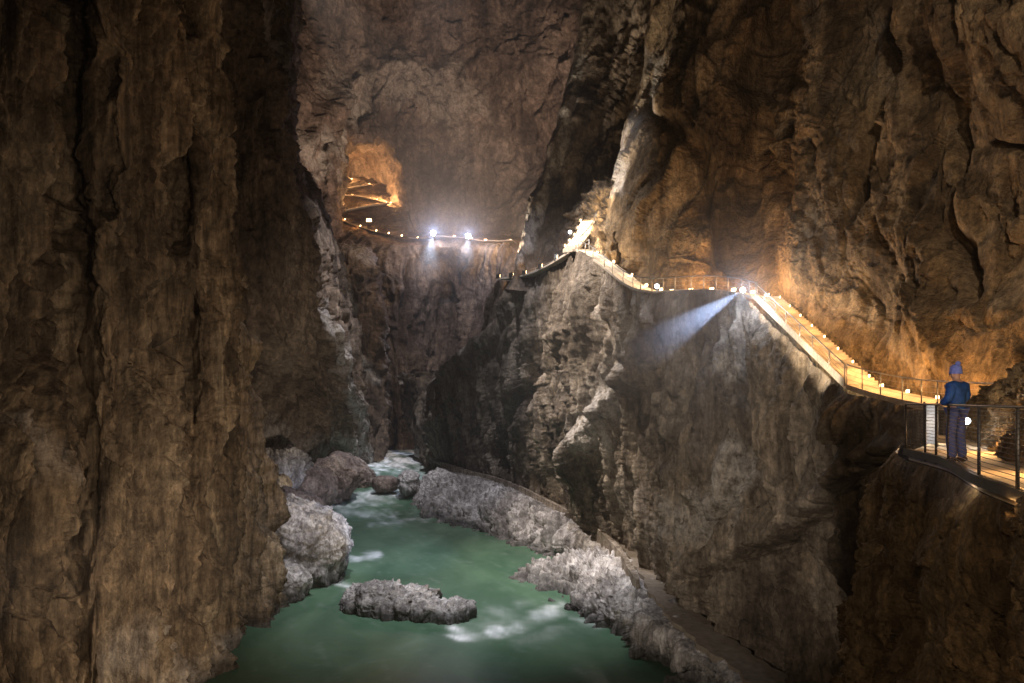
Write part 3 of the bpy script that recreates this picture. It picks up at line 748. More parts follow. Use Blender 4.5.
# ------------------------------------------------------------------ boulders
def boulder(px, py, d, rx, ry, rz, mat, seed, label, group=None, rot=0, tilt=0, flute=0.0, amp=0.3, S=None, n=110, pale=0.0, sq=0.75, name='boulder', S_st=1.0):
    th = np.linspace(0, math.pi, n); ph = np.linspace(0, 2 * math.pi, 2 * n + 1)[:-1]
    T, Pp = np.meshgrid(th, ph, indexing='ij')
    u = np.stack([np.sin(T) * np.cos(Pp), np.sin(T) * np.sin(Pp), np.cos(T)], -1)
    e = (np.abs(u) ** (1 / sq) + 1e-9); k = (e.sum(-1)) ** (-sq); v = u * k[..., None] if False else np.sign(u) * np.abs(u) ** sq
    v = v / np.maximum(1, (np.linalg.norm(v, axis=-1, keepdims=True) * 0.86))
    P = (v * np.array([rx, ry, rz])).reshape(-1, 3)
    U = u.reshape(-1, 3)
    S = S or max(rx, rz) * 1.3
    off = np.array([seed * 13.7, seed * 5.1, 0])
    D = rock_disp(P + off, S, amp * min(rx, ry, rz), S_st, seed, 1.2, flute, 0.6)
    P = P + U * D[:, None]
    idx = np.arange(P.shape[0]).reshape(T.shape); nxt = np.roll(idx, -1, axis=1)
    fc = np.stack([idx[:-1], idx[1:], nxt[1:], nxt[:-1]], -1).reshape(-1, 4)
    o = mesh_obj(name, P, fc, mat, None, True, {'pale': np.full(len(P), pale), 'dark_tone': np.zeros(len(P)), 'relief': np.zeros(len(P))})
    o.location = W(px, py, d); o.rotation_euler = (0, tilt, rot)
    tag(o, label, 'rock', group)
    return o

G1 = 'rocks in and beside the river'
boulder(392, 606, 72, 5.6, 3.2, 2.3, M['bank'], 4, 'long low pale fluted rock island in the middle of the green pool', G1, rot=-0.25, flute=1.8, amp=.30, n=190, S=7.5, S_st=2.5)
boulder(440, 613, 69.5, 3.5, 2.4, 1.6, M['bank'], 6, 'fluted pale rock at the right end of the low island, beside the white riffle', G1, rot=-0.2, flute=1.8, amp=.34, n=130, S=7, S_st=2.5)
boulder(292, 556, 84, 6.6, 5.5, 6.8, M['bank'], 9, 'tall grey mound of cemented rubble at the foot of the near left wall', G1, amp=.16, n=190, S=7, flute=.6, tilt=0.3)
boulder(276, 588, 76, 3.6, 3.0, 2.6, M['bank'], 12, 'rubbly grey rock at the waterline below the tall grey mound', G1, amp=.2, n=120, S=5)
boulder(303, 484, 127, 6.0, 4.8, 4.0, M['boulder'], 15, 'largest rounded brown boulder beside the upper rapids, under the left wall', G1, tilt=0.35, amp=.2, n=110)
boulder(336, 478, 138, 4.6, 5.0, 4.2, M['boulder'], 18, 'dark brown boulder leaning on the largest rounded boulder, facing the rapids', G1, tilt=0.6, amp=.2)
boulder(350, 473, 150, 5.8, 4.2, 3.4, M['boulder'], 19, 'tilted reddish boulder above the bend of the rapids', G1, tilt=0.6, amp=.2)
boulder(282, 470, 124, 4.6, 4, 4.2, M['bank'], 22, 'pale broken boulder behind the ochre stone at the left wall', G1, amp=.35)
boulder(276, 484, 120, 2.6, 2, 1.8, M['ochre_boulder'], 24, 'small bright ochre stone wedged against the near left wall', G1, amp=.2, n=60)
boulder(300, 503, 118, 4.2, 3, 2.0, M['boulder'], 26, 'flat dark stone between the rapids and the grey mound', G1, tilt=0.4, amp=.25)
boulder(386, 484, 142, 2.9, 2.2, 1.7, M['boulder'], 28, 'smooth dark brown boulder alone in the middle of the rapids', G1, amp=.12, n=70)
boulder(408, 482, 140, 2.2, 2, 2.2, M['bank'], 31, 'small grey stone at the upstream tip of the right bank', G1, amp=.3, n=60)
boulder(423, 451, 186, 2.4, 2, 2.0, M['bank'], 33, 'small pale stone beside the white water below the arch', G1, amp=.3, n=50)

# ------------------------------------------------------------------ paths
def polyline(pts, n):
    P = np.array([tuple(p) for p in pts]); return [Vector(v) for v in cr(P, np.linspace(0, len(P) - 1, n))]

def side(pts, i):
    t = pts[min(i + 1, len(pts) - 1)] - pts[max(i - 1, 0)]; t.z = 0; t.normalize()
    return Vector((t.y, -t.x, 0))

def ribbon(name, pts, w0, w1, thick, mat, parent=None, kind='structure', wob=0.0):
    """swept slab: from w0 to w1 metres beside the line, top at the line"""
    vs = []; fs = []
    for i, p in enumerate(pts):
        s = side(pts, i); j = wob * (math.sin(i * 1.7) + math.sin(i * 0.61)) * .5
        for (w, z) in ((w0 + j, 0), (w1 - j, 0), (w1 - j, -thick), (w0 + j, -thick)):
            vs.append(p + s * w + Vector((0, 0, z)))
    for i in range(len(pts) - 1):
        for k in range(4):
            fs.append((i * 4 + k, i * 4 + (k + 1) % 4, (i + 1) * 4 + (k + 1) % 4, (i + 1) * 4 + k))
    fs += [(3, 2, 1, 0)]; m = (len(pts) - 1) * 4; fs += [(m, m + 1, m + 2, m + 3)]
    o = mesh_obj(name, vs, fs, mat, parent)
    if parent is None and kind: tag(o, kind=kind)
    return o

Z1 = Vector((0, 0, 1))
mid = polyline([W(652, 291, 61.5), W(680, 289.5, 59.2), W(710, 289, 56.9), W(738, 292, 54.6), W(757, 297, 53)], 30)
climb = polyline([W(576, 249, 77), W(590, 256, 73.5), W(606, 268, 69.8), W(622, 281, 66), W(636, 288, 63.6), W(652, 291, 61.5)], 30)
backp = polyline([W(576, 249, 77), W(564, 256, 85), W(547, 266, 94), W(524, 275, 103), W(500, 278, 110)], 30)
stairL = polyline([W(757, 297, 53), W(847, 384, 38.5)], 39)
upper = polyline([W(847, 384, 38.5), W(872, 392, 36.6), W(905, 400, 33.6), W(935, 405, 31), W(975, 410, 27.6), W(1040, 418, 23)], 40)
gully = polyline([W(576, 249, 77), W(583, 241, 79), W(590, 232, 81.5), W(594, 221, 84)], 24)
# travelling from far to near the river side lies on the right hand (w>0 = right)
ribbon('path', mid, -1.9, 0.05, .25, M['path'])
ribbon('path', climb, -1.9, 0.05, .25, M['path'])
ribbon('path', backp, -0.4, 1.6, .25, M['path'])
ribbon('path', upper, -1.9, 0.05, .3, M['path'])

def staircase(pts, width, label, nrise, w0=0.0, kerb=True):
    t = empty('staircase', pts[0]); tag(t, label, 'stairs', 'stairs of the walkway')
    base_ = pts[0]
    n = len(pts) - 1
    for grp in range(4):
        mb = MB()
        for i in range(grp * n // 4, (grp + 1) * n // 4):
            a, b = pts[i], pts[i + 1]; s = side(pts, i); d = (b - a); d.z = 0
            top = max(a.z, b.z)
            q = [a + s * w0, a - s * width, b - s * width, b + s * w0]
            vs = [Vector((v.x, v.y, top)) - base_ for v in q] + [Vector((v.x, v.y, top - .42)) - base_ for v in q]
            mb.add(vs, [(0, 1, 2, 3), (7, 6, 5, 4), (0, 4, 5, 1), (1, 5, 6, 2), (2, 6, 7, 3), (3, 7, 4, 0)])
        mb.build('flight', M['path'], t)
    if kerb:
        k = ribbon('kerb', [p + Vector((0, 0, .30)) - base_ for p in pts], w0 + .03, w0 + .18, .52, M['concrete'], t)
    return t
staircase(stairL, 1.75, 'long straight staircase with a bright kerb descending towards the person', 38)
staircase(gully, 1.6, 'steep brightly lit stairs climbing the gully behind the saddle of the path', 24, w0=0.2, kerb=False)

far_ledge = polyline([W(336, 214, 270), W(345, 221, 262), W(367, 229, 245), W(390, 234, 232), W(414, 238, 222), W(434, 236.5, 216), W(461, 237, 212.5), W(479, 240, 210), W(514, 240.5, 206)], 60)
ribbon('path', far_ledge, -2.2, 0.8, .35, M['sandpath'], wob=.8)
zig = [polyline([W(334, 178.5, 338), W(350, 178, 336)], 8), polyline([W(334, 190, 316), W(352, 187, 320), W(370, 184.5, 326)], 12),
       polyline([W(334, 195, 306), W(362, 196.5, 304), W(388, 202, 296)], 16), polyline([W(337, 211.5, 282), W(362, 207, 288), W(388, 203, 294)], 16)]
for z in zig: ribbon('path', z, -2.0, 1.6, .5, M['path'], wob=.6)

# lower disused path along the river bank with its parapet
bankp = polyline([W(434, 462, 161), W(470, 474, 145), W(500, 482, 134), W(525, 491, 122), W(560, 508.5, 108), W(600, 530, 92.5), W(630, 556, 79), W(648, 583, 67.8), W(668, 612, 59.4), (W(700, 643, 52.2)), W(745, 676, 46.5), W(800, 722, 40.6)], 120)
ribbon('path', [p + Z1 * .35 for p in bankp], -2.3, .5, .5, M['sandpath'], wob=.3)
pw = [p + Z1 * (1.15) + side(bankp, i) * 1.2 for i, p in enumerate(bankp)][4:80]
o = ribbon('parapet_wall', [Vector(v) for v in pw], 0, .55, 2.6, M['masonry'], kind=None, wob=.12)
tag(o, 'low stone parapet edging the old path along the right river bank', 'wall')

# near platform: floor of the walkway beside the camera
plat = polyline([W(px, HOR - (-1.15) / d * F, d) for px, d in [(1300, 3.0), (1130, 5.6), (1075, 7.0), (1022, 8.5), (981, 10.1), (952, 12.6), (936, 13.7), (909, 15.4)]], 60)
pv = []; pf = []
for i, p in enumerate(plat):
    s = side(plat, i); w = 3.2
    q = p + Vector((1.0, 0.55, 0)).normalized() * (w + 1.6 * i / 60)
    pv += [p, q, q - Z1 * .2, p - Z1 * .2]
for i in range(len(plat) - 1):
    for k in range(4): pf.append((i * 4 + k, i * 4 + (k + 1) % 4, (i + 1) * 4 + (k + 1) % 4, (i + 1) * 4 + k))
pf += [(3, 2, 1, 0)]; m_ = (len(plat) - 1) * 4; pf += [(m_, m_ + 1, m_ + 2, m_ + 3)]
tag(mesh_obj('path', pv, pf, M['path']), kind='structure')
# floor continuing back under the upper path
low = polyline([W(915, 449, 15.6), W(930, 443, 19), W(938, 438, 25), W(938, 434, 31)], 20)
ribbon('path', [p + Z1 * -.01 for p in low], 0.0, 3.4, .2, M['path'])
# dark edge beam of the platform
ribbon('edge_beam', [p + Z1 * .06 for p in plat], 0.0, -0.12, .15, M['darksteel'], kind=None)
tag(bpy.data.objects['edge_beam'], 'dark curved edge beam under the near railing', 'beam')

# retaining wall under the upper path, next to the person
mb = MB()
def wallbox(mb, a, b, z0, z1, th):
    a = Vector(a); b = Vector(b); d = (b - a); d.z = 0; s = Vector((d.y, -d.x, 0)).normalized() * th
    q = [a, b, b + s, a + s]
    mb.add([Vector((v.x, v.y, z1)) for v in q] + [Vector((v.x, v.y, z0)) for v in q], [(0, 1, 2, 3), (7, 6, 5, 4), (0, 4, 5, 1), (1, 5, 6, 2), (2, 6, 7, 3), (3, 7, 4, 0)])
wallbox(mb, W(904, 400, 33.0), W(952, 400, 29.0), -2.4, -0.45, -.3)
o = mb.build('retaining_wall', M['masonry']); tag(o, 'masonry wall carrying the upper path left of the person', 'wall')

# ------------------------------------------------------------------ railings
def railing(line, off, label, nposts, h=1.1, r=0.03, wires=2, mat='steel', inset=0, wr=0.008, mesh=False):
    P = [p + side(line, i) * off for i, p in enumerate(line)]
    t = empty('railing', P[0]); b0 = P[0]
    tag(t, label, 'railing', 'railings of the walkway')
    L = [p - b0 for p in P]
    mb = MB(); mb.tube([p + Z1 * h for p in L], r, 8); mb.build('top_rail', M[mat], t, True)
    n = len(L) - 1
    idxs = [round(k * n / (nposts - 1)) for k in range(nposts)] if isinstance(nposts, int) else nposts
    for i in idxs:
        mb = MB(); mb.tube([L[i] - Z1 * .12, L[i] + Z1 * (h + .01)], r * 1.05, 8); mb.build('post', M[mat], t, True)
    for k in range(wires):
        z = h * (k + 1) / (wires + 1)
        mb = MB(); mb.tube([p + Z1 * z for p in L], wr, 5); mb.build('wire', M[mat], t, True)
    return t
railing(stairL, .12, 'grey tube railing stepping down the outer side of the long staircase', 8, r=.045, wires=3, wr=.014)
railing(mid, .0, 'thin railing along the level path on the crest of the ridge', 10, r=.05, wires=2, wr=.016)
railing(climb, .0, 'thin railing on the path dropping from the saddle to the crest', 9, r=.05, wires=2, wr=.016)
railing(upper, .0, 'railing of the path behind the person, beyond the staircase foot', 9, r=.032, wires=3, wr=.009)
railing(backp, 1.5, 'railing of the path behind the saddle, leading to the leaning slab', 8, r=.05, wires=2, wr=.018)
railing(gully, 0.3, 'railing beside the steep lit stairs in the gully', 6, r=.05, wires=1, wr=.018)
# near railing with its wire mesh
def dens(px):   # index on the platform line nearest a picture column
    return min(range(len(plat)), key=lambda i: abs(512 + plat[i].x / plat[i].y * F - px))
nr = railing(plat, -0.06, 'dark curved railing with fine horizontal wires in front of the person', [dens(x) for x in (1250, 1130, 1022, 982, 952, 940, 929, 909)], h=1.06, r=.022, wires=15, wr=.0055, mat='darksteel')
# two stays that lean between the last posts
hatch = empty('information_panel', W(931, 446, 17)); tag(hatch, 'narrow blue-grey panel standing between the posts left of the person', 'panel')
mb = MB(); mb.box((0, 0, .55), (.28, .04, 1.0)); mb.build('board', plain('panel_blue', (0.22, 0.30, 0.50), .5), hatch)
mb = MB(); mb.tube([(-.16, 0, -.02), (-.16, 0, 1.1)], .025); mb.tube([(.16, 0, -.02), (.16, 0, 1.1)], .025); mb.build('frame', M['darksteel'], hatch)

# ------------------------------------------------------------------ lamps
def lamp_proto():
    t = empty('path_lamp', (0, 0, 0))
    mb = MB(); mb.box((0, 0.03, .09), (.30, .10, .18)); mb.box((0, .05, 0), (.2, .12, .04)); mb.box((0, -.03, .185), (.34, .16, .02)); mb.build('housing', M['darksteel'], t)
    mb = MB(); mb.box((0, -.03, .09), (.26, .03, .14)); mb.build('lens', M['warmlens'], t)
    return t
proto = lamp_proto(); first = [True]
def path_lamp(loc, face, power, label, color=WARM, scale=1.0, group='small warm lamps along the lit paths', src=.1, lift=.25, out=.3):
    if first[0]: t = proto; first[0] = False
    else:
        t = proto.copy(); COL.objects.link(t)
        for ch in list(proto.children):
            if ch.type != 'MESH': continue
            c = ch.copy(); COL.objects.link(c); c.parent = t
    t.location = loc; f = Vector(face); f.z = 0; f.normalize()
    t.rotation_euler = (0, 0, math.atan2(f.y, f.x) + math.pi / 2); t.scale = (scale,) * 3
    tag(t, label, 'lamp', group)
    l = bpy.data.lights.new('lamp_light', 'POINT'); l.energy = power; l.color = color; l.shadow_soft_size = src
    o = bpy.data.objects.new('lamp_light', l); COL.objects.link(o)
    o.location = (0, -out / scale, lift / scale); o.parent = t
    return t

def place_lamps(line, wall_off, idxs, power, where, color=WARM, scale=1.0, lift=.25, out=.35, src=.1, rise=0.02):
    words = ['first', 'second', 'third', 'fourth', 'fifth', 'sixth', 'seventh', 'eighth', 'ninth', 'tenth', 'eleventh', 'twelfth', 'thirteenth', 'fourteenth']
    for k, i in enumerate(idxs):
        p = line[i] + side(line, i) * wall_off; 
        path_lamp(p + Z1 * rise, side(line, i) * (1 if wall_off < 0 else -1), power * random.uniform(.75, 1.2), where % words[k], color, scale, lift=lift, out=out, src=src)
place_lamps(stairL, -1.65, [1, 6, 11, 16, 21, 26, 31, 36], 165, 'small warm lamp at the wall foot of the long staircase, %s from the top', lift=1.0, out=.6)
place_lamps(mid, -1.8, [2, 7, 12, 17, 22, 27], 620, 'small warm lamp on the crest path, %s from its left end', scale=1.6, lift=1.1, out=.8)
place_lamps(climb, -1.8, [3, 9, 15, 21, 27], 420, 'warm lamp on the path dropping from the saddle, %s from the top', scale=1.6, color=WARMW)
place_lamps(upper, -1.75, [3, 9, 15, 21, 28], 230, 'small warm lamp at the wall behind the person, %s from the staircase foot', lift=1.0, out=.8)
place_lamps(backp, -.3, [4, 10, 16, 21, 25, 29], 110, 'warm lamp on the path behind the saddle, %s from the saddle', scale=3.0, lift=.5, out=.6)
place_lamps(gully, -1.7, [3, 8, 13, 18, 23], 520, 'bright lamp beside the steep lit stairs in the gully, %s from the bottom', color=WARMW, scale=1.8, lift=.8, out=.8)
place_lamps(far_ledge, -1.0, [6, 12, 17, 21, 25, 30, 36, 42, 48, 53, 58], 700, 'distant warm lamp on the far ledge path, %s from the left', color=(1, .42, .13), scale=3.0, lift=1.0, out=1.2, src=.3)
for zi, (z, nm) in enumerate(zip(zig, ('topmost', 'second highest', 'third highest', 'lowest'))):
    idx = [1, 3, 5, 7] if zi == 0 else ([1, 3, 5, 7, 9, 11] if zi == 1 else [0, 2, 5, 7, 9, 11, 13, 15])
    place_lamps(z, -1.8, idx, 3000, 'tiny warm lamp on the ' + nm + ' zigzag bend in the tunnel, %s along it', color=(1, .52, .2), scale=2.2, lift=.7, out=1.4, src=.3)

def floodlight(loc, aim, power, color, angle, label, size=.5, lens='whitelens', blend=.35, soft=.08, beam=True):
    t = empty('floodlight', loc); tag(t, label, 'lamp', 'cold floodlights on the walkway')
    d = (Vector(aim) - Vector(loc)).normalized(); q = d.to_track_quat('-Z', 'Y').to_matrix()
    s = size
    mb = MB(); mb.tube([q @ Vector((0, 0, .12 * s)), q @ Vector((0, 0, .5 * s))], .42 * s, 14, .2 * s); mb.build('housing', M['darksteel'], t, True)
    mb = MB(); mb.sphere(q @ Vector((0, 0, .0)), .52 * s, 16, 10); mb.build('lens', M[lens], t, True)
    mb = MB(); mb.tube([(0, 0, -.1 * s), (0, 0, -1.6 * s)], .06 * s); mb.build('bracket', M['darksteel'], t)
    if beam: spot('beam', Vector(loc) + d * (.60 * s), aim, power, color, angle, blend, soft, parent=t)
    return t
floodlight(W(743, 290, 50.5), W(440, 478, 84), 150000, (.55, .68, 1.0), 25, 'brightest cold floodlight at the top of the long staircase, throwing a blue shaft', size=.38, blend=.6)
point('flood_spill', W(746, 288, 50.0), 900, COLD, .2)
point('flood_spill', W(433, 232, 206), 5000, (.55, .65, 1.0), .5)
point('flood_spill', W(468, 234, 202), 4500, (.55, .65, 1.0), .5)
floodlight(W(657, 286, 57.3), W(322, 462, 138), 45000, (1, .9, .84), 60, 'cold floodlight at the left end of the crest path', size=.34, beam=False)
point('flood_spill', W(657, 287, 57.0), 260, COLD, .1)
floodlight(W(570, 232, 79), W(520, 330, 110), 9000, COLD, 60, 'small bluish floodlight at the saddle of the path', size=.36)
floodlight(W(433, 233, 209), W(400, 462, 178), 100000, COLD, 44, 'left one of the two cold floodlights on the far ledge', size=1.5, blend=1.0, soft=.4, lens='flood_far')
floodlight(W(468, 236, 204), W(452, 440, 165), 100000, COLD, 46, 'right one of the two cold floodlights on the far ledge', size=1.5, blend=1.0, soft=.4, lens='flood_far')
path_lamp(W(369, 222, 258), (0, -1, 0), 1500, 'single warm lamp standing apart on the slope below the zigzag path', scale=7)
spot('tunnel_fill', W(352, 170, 300), W(365, 160, 338), 1400, (1, .62, .34), 120, .6, .5)  # bare fill spot without fixture, warming the tunnel mouth
# lamp beside the person
floodlight(W(967, 421, 17.0), W(950, 440, 13), 60, (1, .9, .8), 120, 'small white lamp glowing at knee height right of the person', size=.16)
point('flood_spill', W(963, 424, 16.3), 45, WARMW, .05)
spot('gully_light', W(586, 228, 80), W(604, 200, 90), 9000, WARMW, 120, .6, .1)  # bare spot added to brighten the gully rock
point('under_edge_fill', W(968, 480, 10.6), 7, WARMW, .04)  # unseen points added beneath the edge to light the rock top
point('under_edge_fill', W(1006, 502, 8.6), 2, WARM, .04)
spot('undercut_fill', W(904, 456, 17.5), W(810, 530, 43), 700, BLUE, 50, .8, .05)  # hidden blue spot added to tint the undercut
point('platform_fill', W(985, 444, 14.5), 90, WARM, .05)  # bare points added around the platform, no fittings modelled
point('platform_fill', W(927, 440, 19), 170, WARMW, .05)
point('platform_fill', W(1022, 460, 10.5), 60, WARM, .05)
# bluish spot added without a fixture to light the person
spot('person_fill', (1.5, 6.5, -0.7), W(952, 410, 12.4), 300, (.30, .45, 1.0), 26, .4, .05)
# warm base light of the leaning slab
spot('slab_light', W(506, 270, 104), W(548, 160, 114), 60000, (1, .84, .66), 70, .6, .3)
spot('edge_light', W(583, 230, 77.5), W(624, 110, 80), 16000, (1, .84, .66), 60, .6, .3)
for k in range(7):
    i = 3 + k * 5; p = stairL[i] + side(stairL, i) * .95 + Z1 * .10
    spot('kerb_fill', p, stairL[i] + Z1 * .05, 420, (1, .80, .55), 150, .4, .06)  # bare spots added outside the stair to brighten the kerb

# ------------------------------------------------------------------ person
def skin(name, verts, edges, radii, mat, parent, sub=2, root=0):
    me = bpy.data.meshes.new(name); me.from_pydata(verts, edges, [])
    o = bpy.data.objects.new(name, me); COL.objects.link(o)
    sk = o.modifiers.new('skin', 'SKIN'); sk.use_smooth_shade = True
    for i, r in enumerate(radii):
        r = r if hasattr(r, '__len__') else (r, r)
        me.skin_vertices[0].data[i].radius = r
    me.skin_vertices[0].data[root].use_root = True
    o.modifiers.new('sub', 'SUBSURF').levels = sub; o.modifiers['sub'].render_levels = sub
    dg = bpy.context.evaluated_depsgraph_get(); ev = o.evaluated_get(dg)
    m2 = bpy.data.meshes.new_from_object(ev); bpy.data.objects.remove(o)
    m2.materials.clear(); m2.materials.append(mat)
    r_ = bpy.data.objects.new(name, m2); COL.objects.link(r_); r_.parent = parent
    m2.polygons.foreach_set('use_smooth', [True] * len(m2.polygons))
    return r_

def person(loc, rz):
    t = empty('person', loc, rz)
    tag(t, 'person in a blue jacket and pale knitted bobble hat looking out from the platform', 'person')
    mskin = plain('skin', (0.55, 0.36, 0.27), .5, scale=6, var=.08)
    mj = plain('jacket_cloth', (0.02, 0.085, 0.32), .75, bump=.3, scale=9, var=.3)
    mt = plain('trouser_cloth', (0.07, 0.10, 0.27), .85, bump=.3, scale=9, var=.2)
    mh = plain('hat_wool', (0.20, 0.28, 0.80), .95, bump=.6, scale=30, var=.2)
    mb_ = plain('boot_leather', (0.05, 0.04, 0.035), .6, scale=9)
    # figure faces +Y, z up; slight contrapposto, hands held together in front
    V = {'pel': (0, 0, .98), 'wa': (0, .0, 1.12), 'ch': (0, -.01, 1.32), 'nb': (0, -.01, 1.47), 'nk': (0, .01, 1.53), 'hd': (0, .03, 1.62), 'ht': (0, .03, 1.72),
         'sl': (-.165, -.01, 1.40), 'el': (-.245, -.03, 1.19), 'wl': (-.15, .20, 1.08), 'pl': (-.08, .25, 1.08),
         'sr': (.165, -.01, 1.40), 'er': (.245, -.03, 1.19), 'wr': (.15, .20, 1.07), 'pr': (.08, .25, 1.07),
         'hl': (-.10, 0, .92), 'kl': (-.13, .03, .50), 'al': (-.14, -.02, .10), 'tl': (-.15, .10, .04),
         'hr': (.10, 0, .92), 'kr': (.12, .02, .50), 'ar': (.13, -.03, .10), 'tr': (.14, .09, .04)}
    rad = {'pel': (.15, .11), 'wa': (.14, .10), 'ch': (.17, .12), 'nb': (.10, .08), 'nk': .055, 'hd': (.078, .095), 'ht': (.07, .085), 'sl': .07, 'el': .05, 'wl': .035, 'pl': .035,
           'sr': .07, 'er': .05, 'wr': .035, 'pr': .035, 'hl': .09, 'kl': .065, 'al': .045, 'tl': .04, 'hr': .09, 'kr': .065, 'ar': .045, 'tr': .04}
    def build(name, keys, edges, mat, grow=0.0, rr=None, parent=t, root=None, sub=2):
        ks = keys.split(); rr = rr or {}
        def g(k):
            r = rr.get(k, rad[k]); r = r if hasattr(r, '__len__') else (r, r); return (r[0] + grow, r[1] + grow)
        return skin(name, [V[k] for k in ks], [(ks.index(a), ks.index(b)) for a, b in (e.split('-') for e in edges.split())], [g(k) for k in ks], mat, parent, sub, ks.index(root or ks[0]))
    build('body', 'pel wa ch nb nk hd ht sl el wl pl sr er wr pr hl kl al tl hr kr ar tr',
          'pel-wa wa-ch ch-nb nb-nk nk-hd hd-ht nb-sl sl-el el-wl wl-pl nb-sr sr-er er-wr wr-pr pel-hl hl-kl kl-al al-tl pel-hr hr-kr kr-ar ar-tr', mskin)
    V['jb'] = (0, 0, .90); rad['jb'] = (.165, .13); V['wl2'] = (-.165, .17, 1.085); V['wr2'] = (.165, .17, 1.075); rad['wl2'] = rad['wr2'] = .045
    V['co'] = (0, 0, 1.52); rad['co'] = (.07, .065)
    build('jacket', 'wa jb ch nb co sl el wl2 sr er wr2', 'wa-jb wa-ch ch-nb nb-co nb-sl sl-el el-wl2 nb-sr sr-er er-wr2', mj, 0.028, {'wa': (.135, .105), 'ch': (.165, .125), 'jb': (.15, .12)})
    V['al2'] = (-.14, -.015, .07); V['ar2'] = (.13, -.02, .07); rad['al2'] = rad['ar2'] = .07
    build('trousers', 'pel hl kl al2 hr kr ar2', 'pel-hl hl-kl kl-al2 pel-hr hr-kr kr-ar2', mt, 0.015, {'kl': .07, 'kr': .07, 'pel': (.125, .10), 'hl': .082, 'hr': .082})
    V['hl_'] = (-.14, -.06, .05); V['hr_'] = (.13, -.07, .05); rad['hl_'] = rad['hr_'] = .045
    for s, (a, h, ti) in enumerate((('al', 'hl_', 'tl'), ('ar', 'hr_', 'tr'))):
        build('boot', f'{a} {h} {ti}', f'{a}-{h} {h}-{ti}', mb_, 0.018)
    # head details
    mb = MB()
    mb.sphere((0, .135, 1.615), (.016, .025, .022)); mb.build('nose', mskin, t, True)
    for sx in (-1, 1):
        mb = MB(); mb.sphere((sx * .085, .02, 1.615), (.014, .026, .034)); mb.build('ear', mskin, t, True)
        mb = MB(); mb.sphere((sx * .034, .112, 1.635), .013); mb.build('eye', mb_, t, True)
    mb = MB(); mb.sphere((0, .119, 1.575), (.03, .01, .008)); mb.build('mouth', plain('lips', (.4, .16, .13)), t, True)
    # hat: a dome over the upper head with a turned-up band and a bobble
    mb = MB(); vs = []; fs = []; nu = 24; nv = 10
    for j in range(nv + 1):
        a = math.pi / 2 * j / nv
        for i in range(nu):
            b = 2 * math.pi * i / nu; rr_ = math.cos(a) ** .42 if j < nv else 0.001
            rib = 1 + .02 * math.sin(b * 12)
            vs.append((.097 * rr_ * rib * math.cos(b), .02 + .112 * rr_ * rib * math.sin(b), 1.635 + .175 * math.sin(a)))
    for j in range(nv):
        for i in range(nu): fs.append((j * nu + i, j * nu + (i + 1) % nu, (j + 1) * nu + (i + 1) % nu, (j + 1) * nu + i))
    mb.add(vs, fs); hat = mb.build('hat', mh, t, True)
    mb = MB(); mb.tube([(.090 * math.cos(2 * math.pi * i / 24), .02 + .104 * math.sin(2 * math.pi * i / 24), 1.655) for i in range(25)], .014, 8); mb.build('band', mh, hat, True)
    mb = MB(); mb.sphere((0.02, -.01, 1.83), .045, 12, 9); mb.build('bobble', mh, hat, True)
    # hands: palm, four fingers and a thumb each
    for sx in (-1, 1):
        c = Vector((sx * .08, .25, 1.08))
        hv = [tuple(c + Vector((sx * .02, -.03, 0))), tuple(c + Vector((-sx * .03, .03, 0)))]; he = [(0, 1)]; hr = [(.03, .02), (.036, .018)]
        o = skin('hand', hv, he, hr, mskin, t, 2)
        for k in range(4):
            b = c + Vector((-sx * .035, .035, .03 - .02 * k)); ln = (.036, .042, .040, .032)[k]
            skin('finger', [tuple(b), tuple(b + Vector((-sx * ln * .7, .012, -.004))), tuple(b + Vector((-sx * ln * 1.3, -.008, -.012)))], [(0, 1), (1, 2)], [.009, .0085, .008], mskin, o, 1)
        b = c + Vector((sx * .0, .0, .03))
        skin('thumb', [tuple(b), tuple(b + Vector((-sx * .02, .03, .02))), tuple(b + Vector((-sx * .045, .045, .018)))], [(0, 1), (1, 2)], [.011, .010, .009], mskin, o, 1)
    return t
pp = W(957, 463.5, 12.65); pp.z = -1.15
person(pp, R(22))

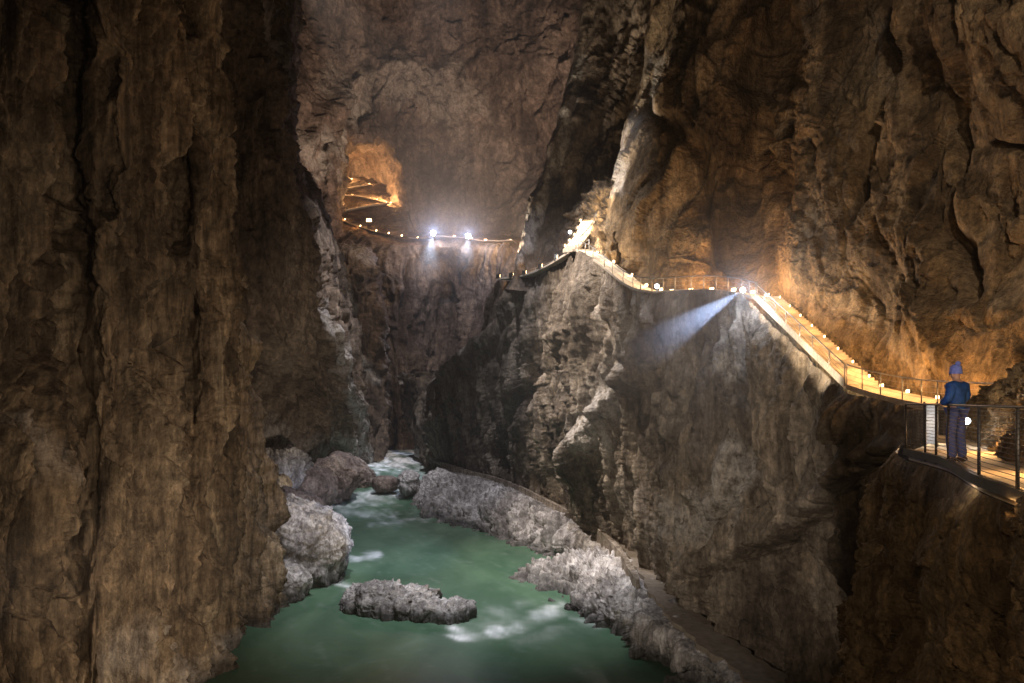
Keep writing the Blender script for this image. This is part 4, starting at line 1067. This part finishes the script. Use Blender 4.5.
# ------------------------------------------------------------------ haze
def haze():
    mb = MB(); mb.box((10, 150, 60), (640, 720, 260))
    m = bpy.data.materials.new('haze_air'); m.use_nodes = True; nt = m.node_tree
    nt.nodes.remove(nt.nodes['Principled BSDF'])
    v = nt.nodes.new('ShaderNodeVolumePrincipled')
    v.inputs['Color'].default_value = (0.85, 0.87, 0.92, 1); v.inputs['Density'].default_value = 0.00022; v.inputs['Anisotropy'].default_value = 0.2
    nt.links.new(v.outputs[0], nt.nodes['Material Output'].inputs['Volume'])
    o = mb.build('haze', m); tag(o, kind='stuff')
haze()
def mist(loc, r, dens, rot=(0, 0, 0), lab=''):
    mb = MB(); mb.sphere((0, 0, 0), r, 24, 16)
    m = bpy.data.materials.new('mist_air'); m.use_nodes = True; nt = m.node_tree
    nt.nodes.remove(nt.nodes['Principled BSDF'])
    tc = nt.nodes.new('ShaderNodeTexCoord')
    mp = nt.nodes.new('ShaderNodeMapping'); mp.inputs['Scale'].default_value = (1 / r[0], 1 / r[1], 1 / r[2]); nt.links.new(tc.outputs['Object'], mp.inputs[0])
    ln = nt.nodes.new('ShaderNodeVectorMath'); ln.operation = 'LENGTH'; nt.links.new(mp.outputs[0], ln.inputs[0])
    mr = nt.nodes.new('ShaderNodeMapRange'); mr.interpolation_type = 'SMOOTHSTEP'; mr.inputs['From Min'].default_value = 1.0; mr.inputs['From Max'].default_value = 0.0
    mr.inputs['To Min'].default_value = 0; mr.inputs['To Max'].default_value = dens; nt.links.new(ln.outputs['Value'], mr.inputs[0])
    v = nt.nodes.new('ShaderNodeVolumePrincipled'); v.inputs['Color'].default_value = (0.85, 0.88, 0.95, 1)
    nt.links.new(mr.outputs[0], v.inputs['Density']); nt.links.new(v.outputs[0], nt.nodes['Material Output'].inputs['Volume'])
    o = mb.build('mist', m); o.location = loc; o.rotation_euler = rot
    tag(o, kind='stuff')
mist(W(690, 332, 50), (24, 8, 14), 0.016)
mist(W(450, 238, 205), (22, 12, 18), 0.014)
mist(W(440, 205, 218), (38, 22, 42), 0.005)
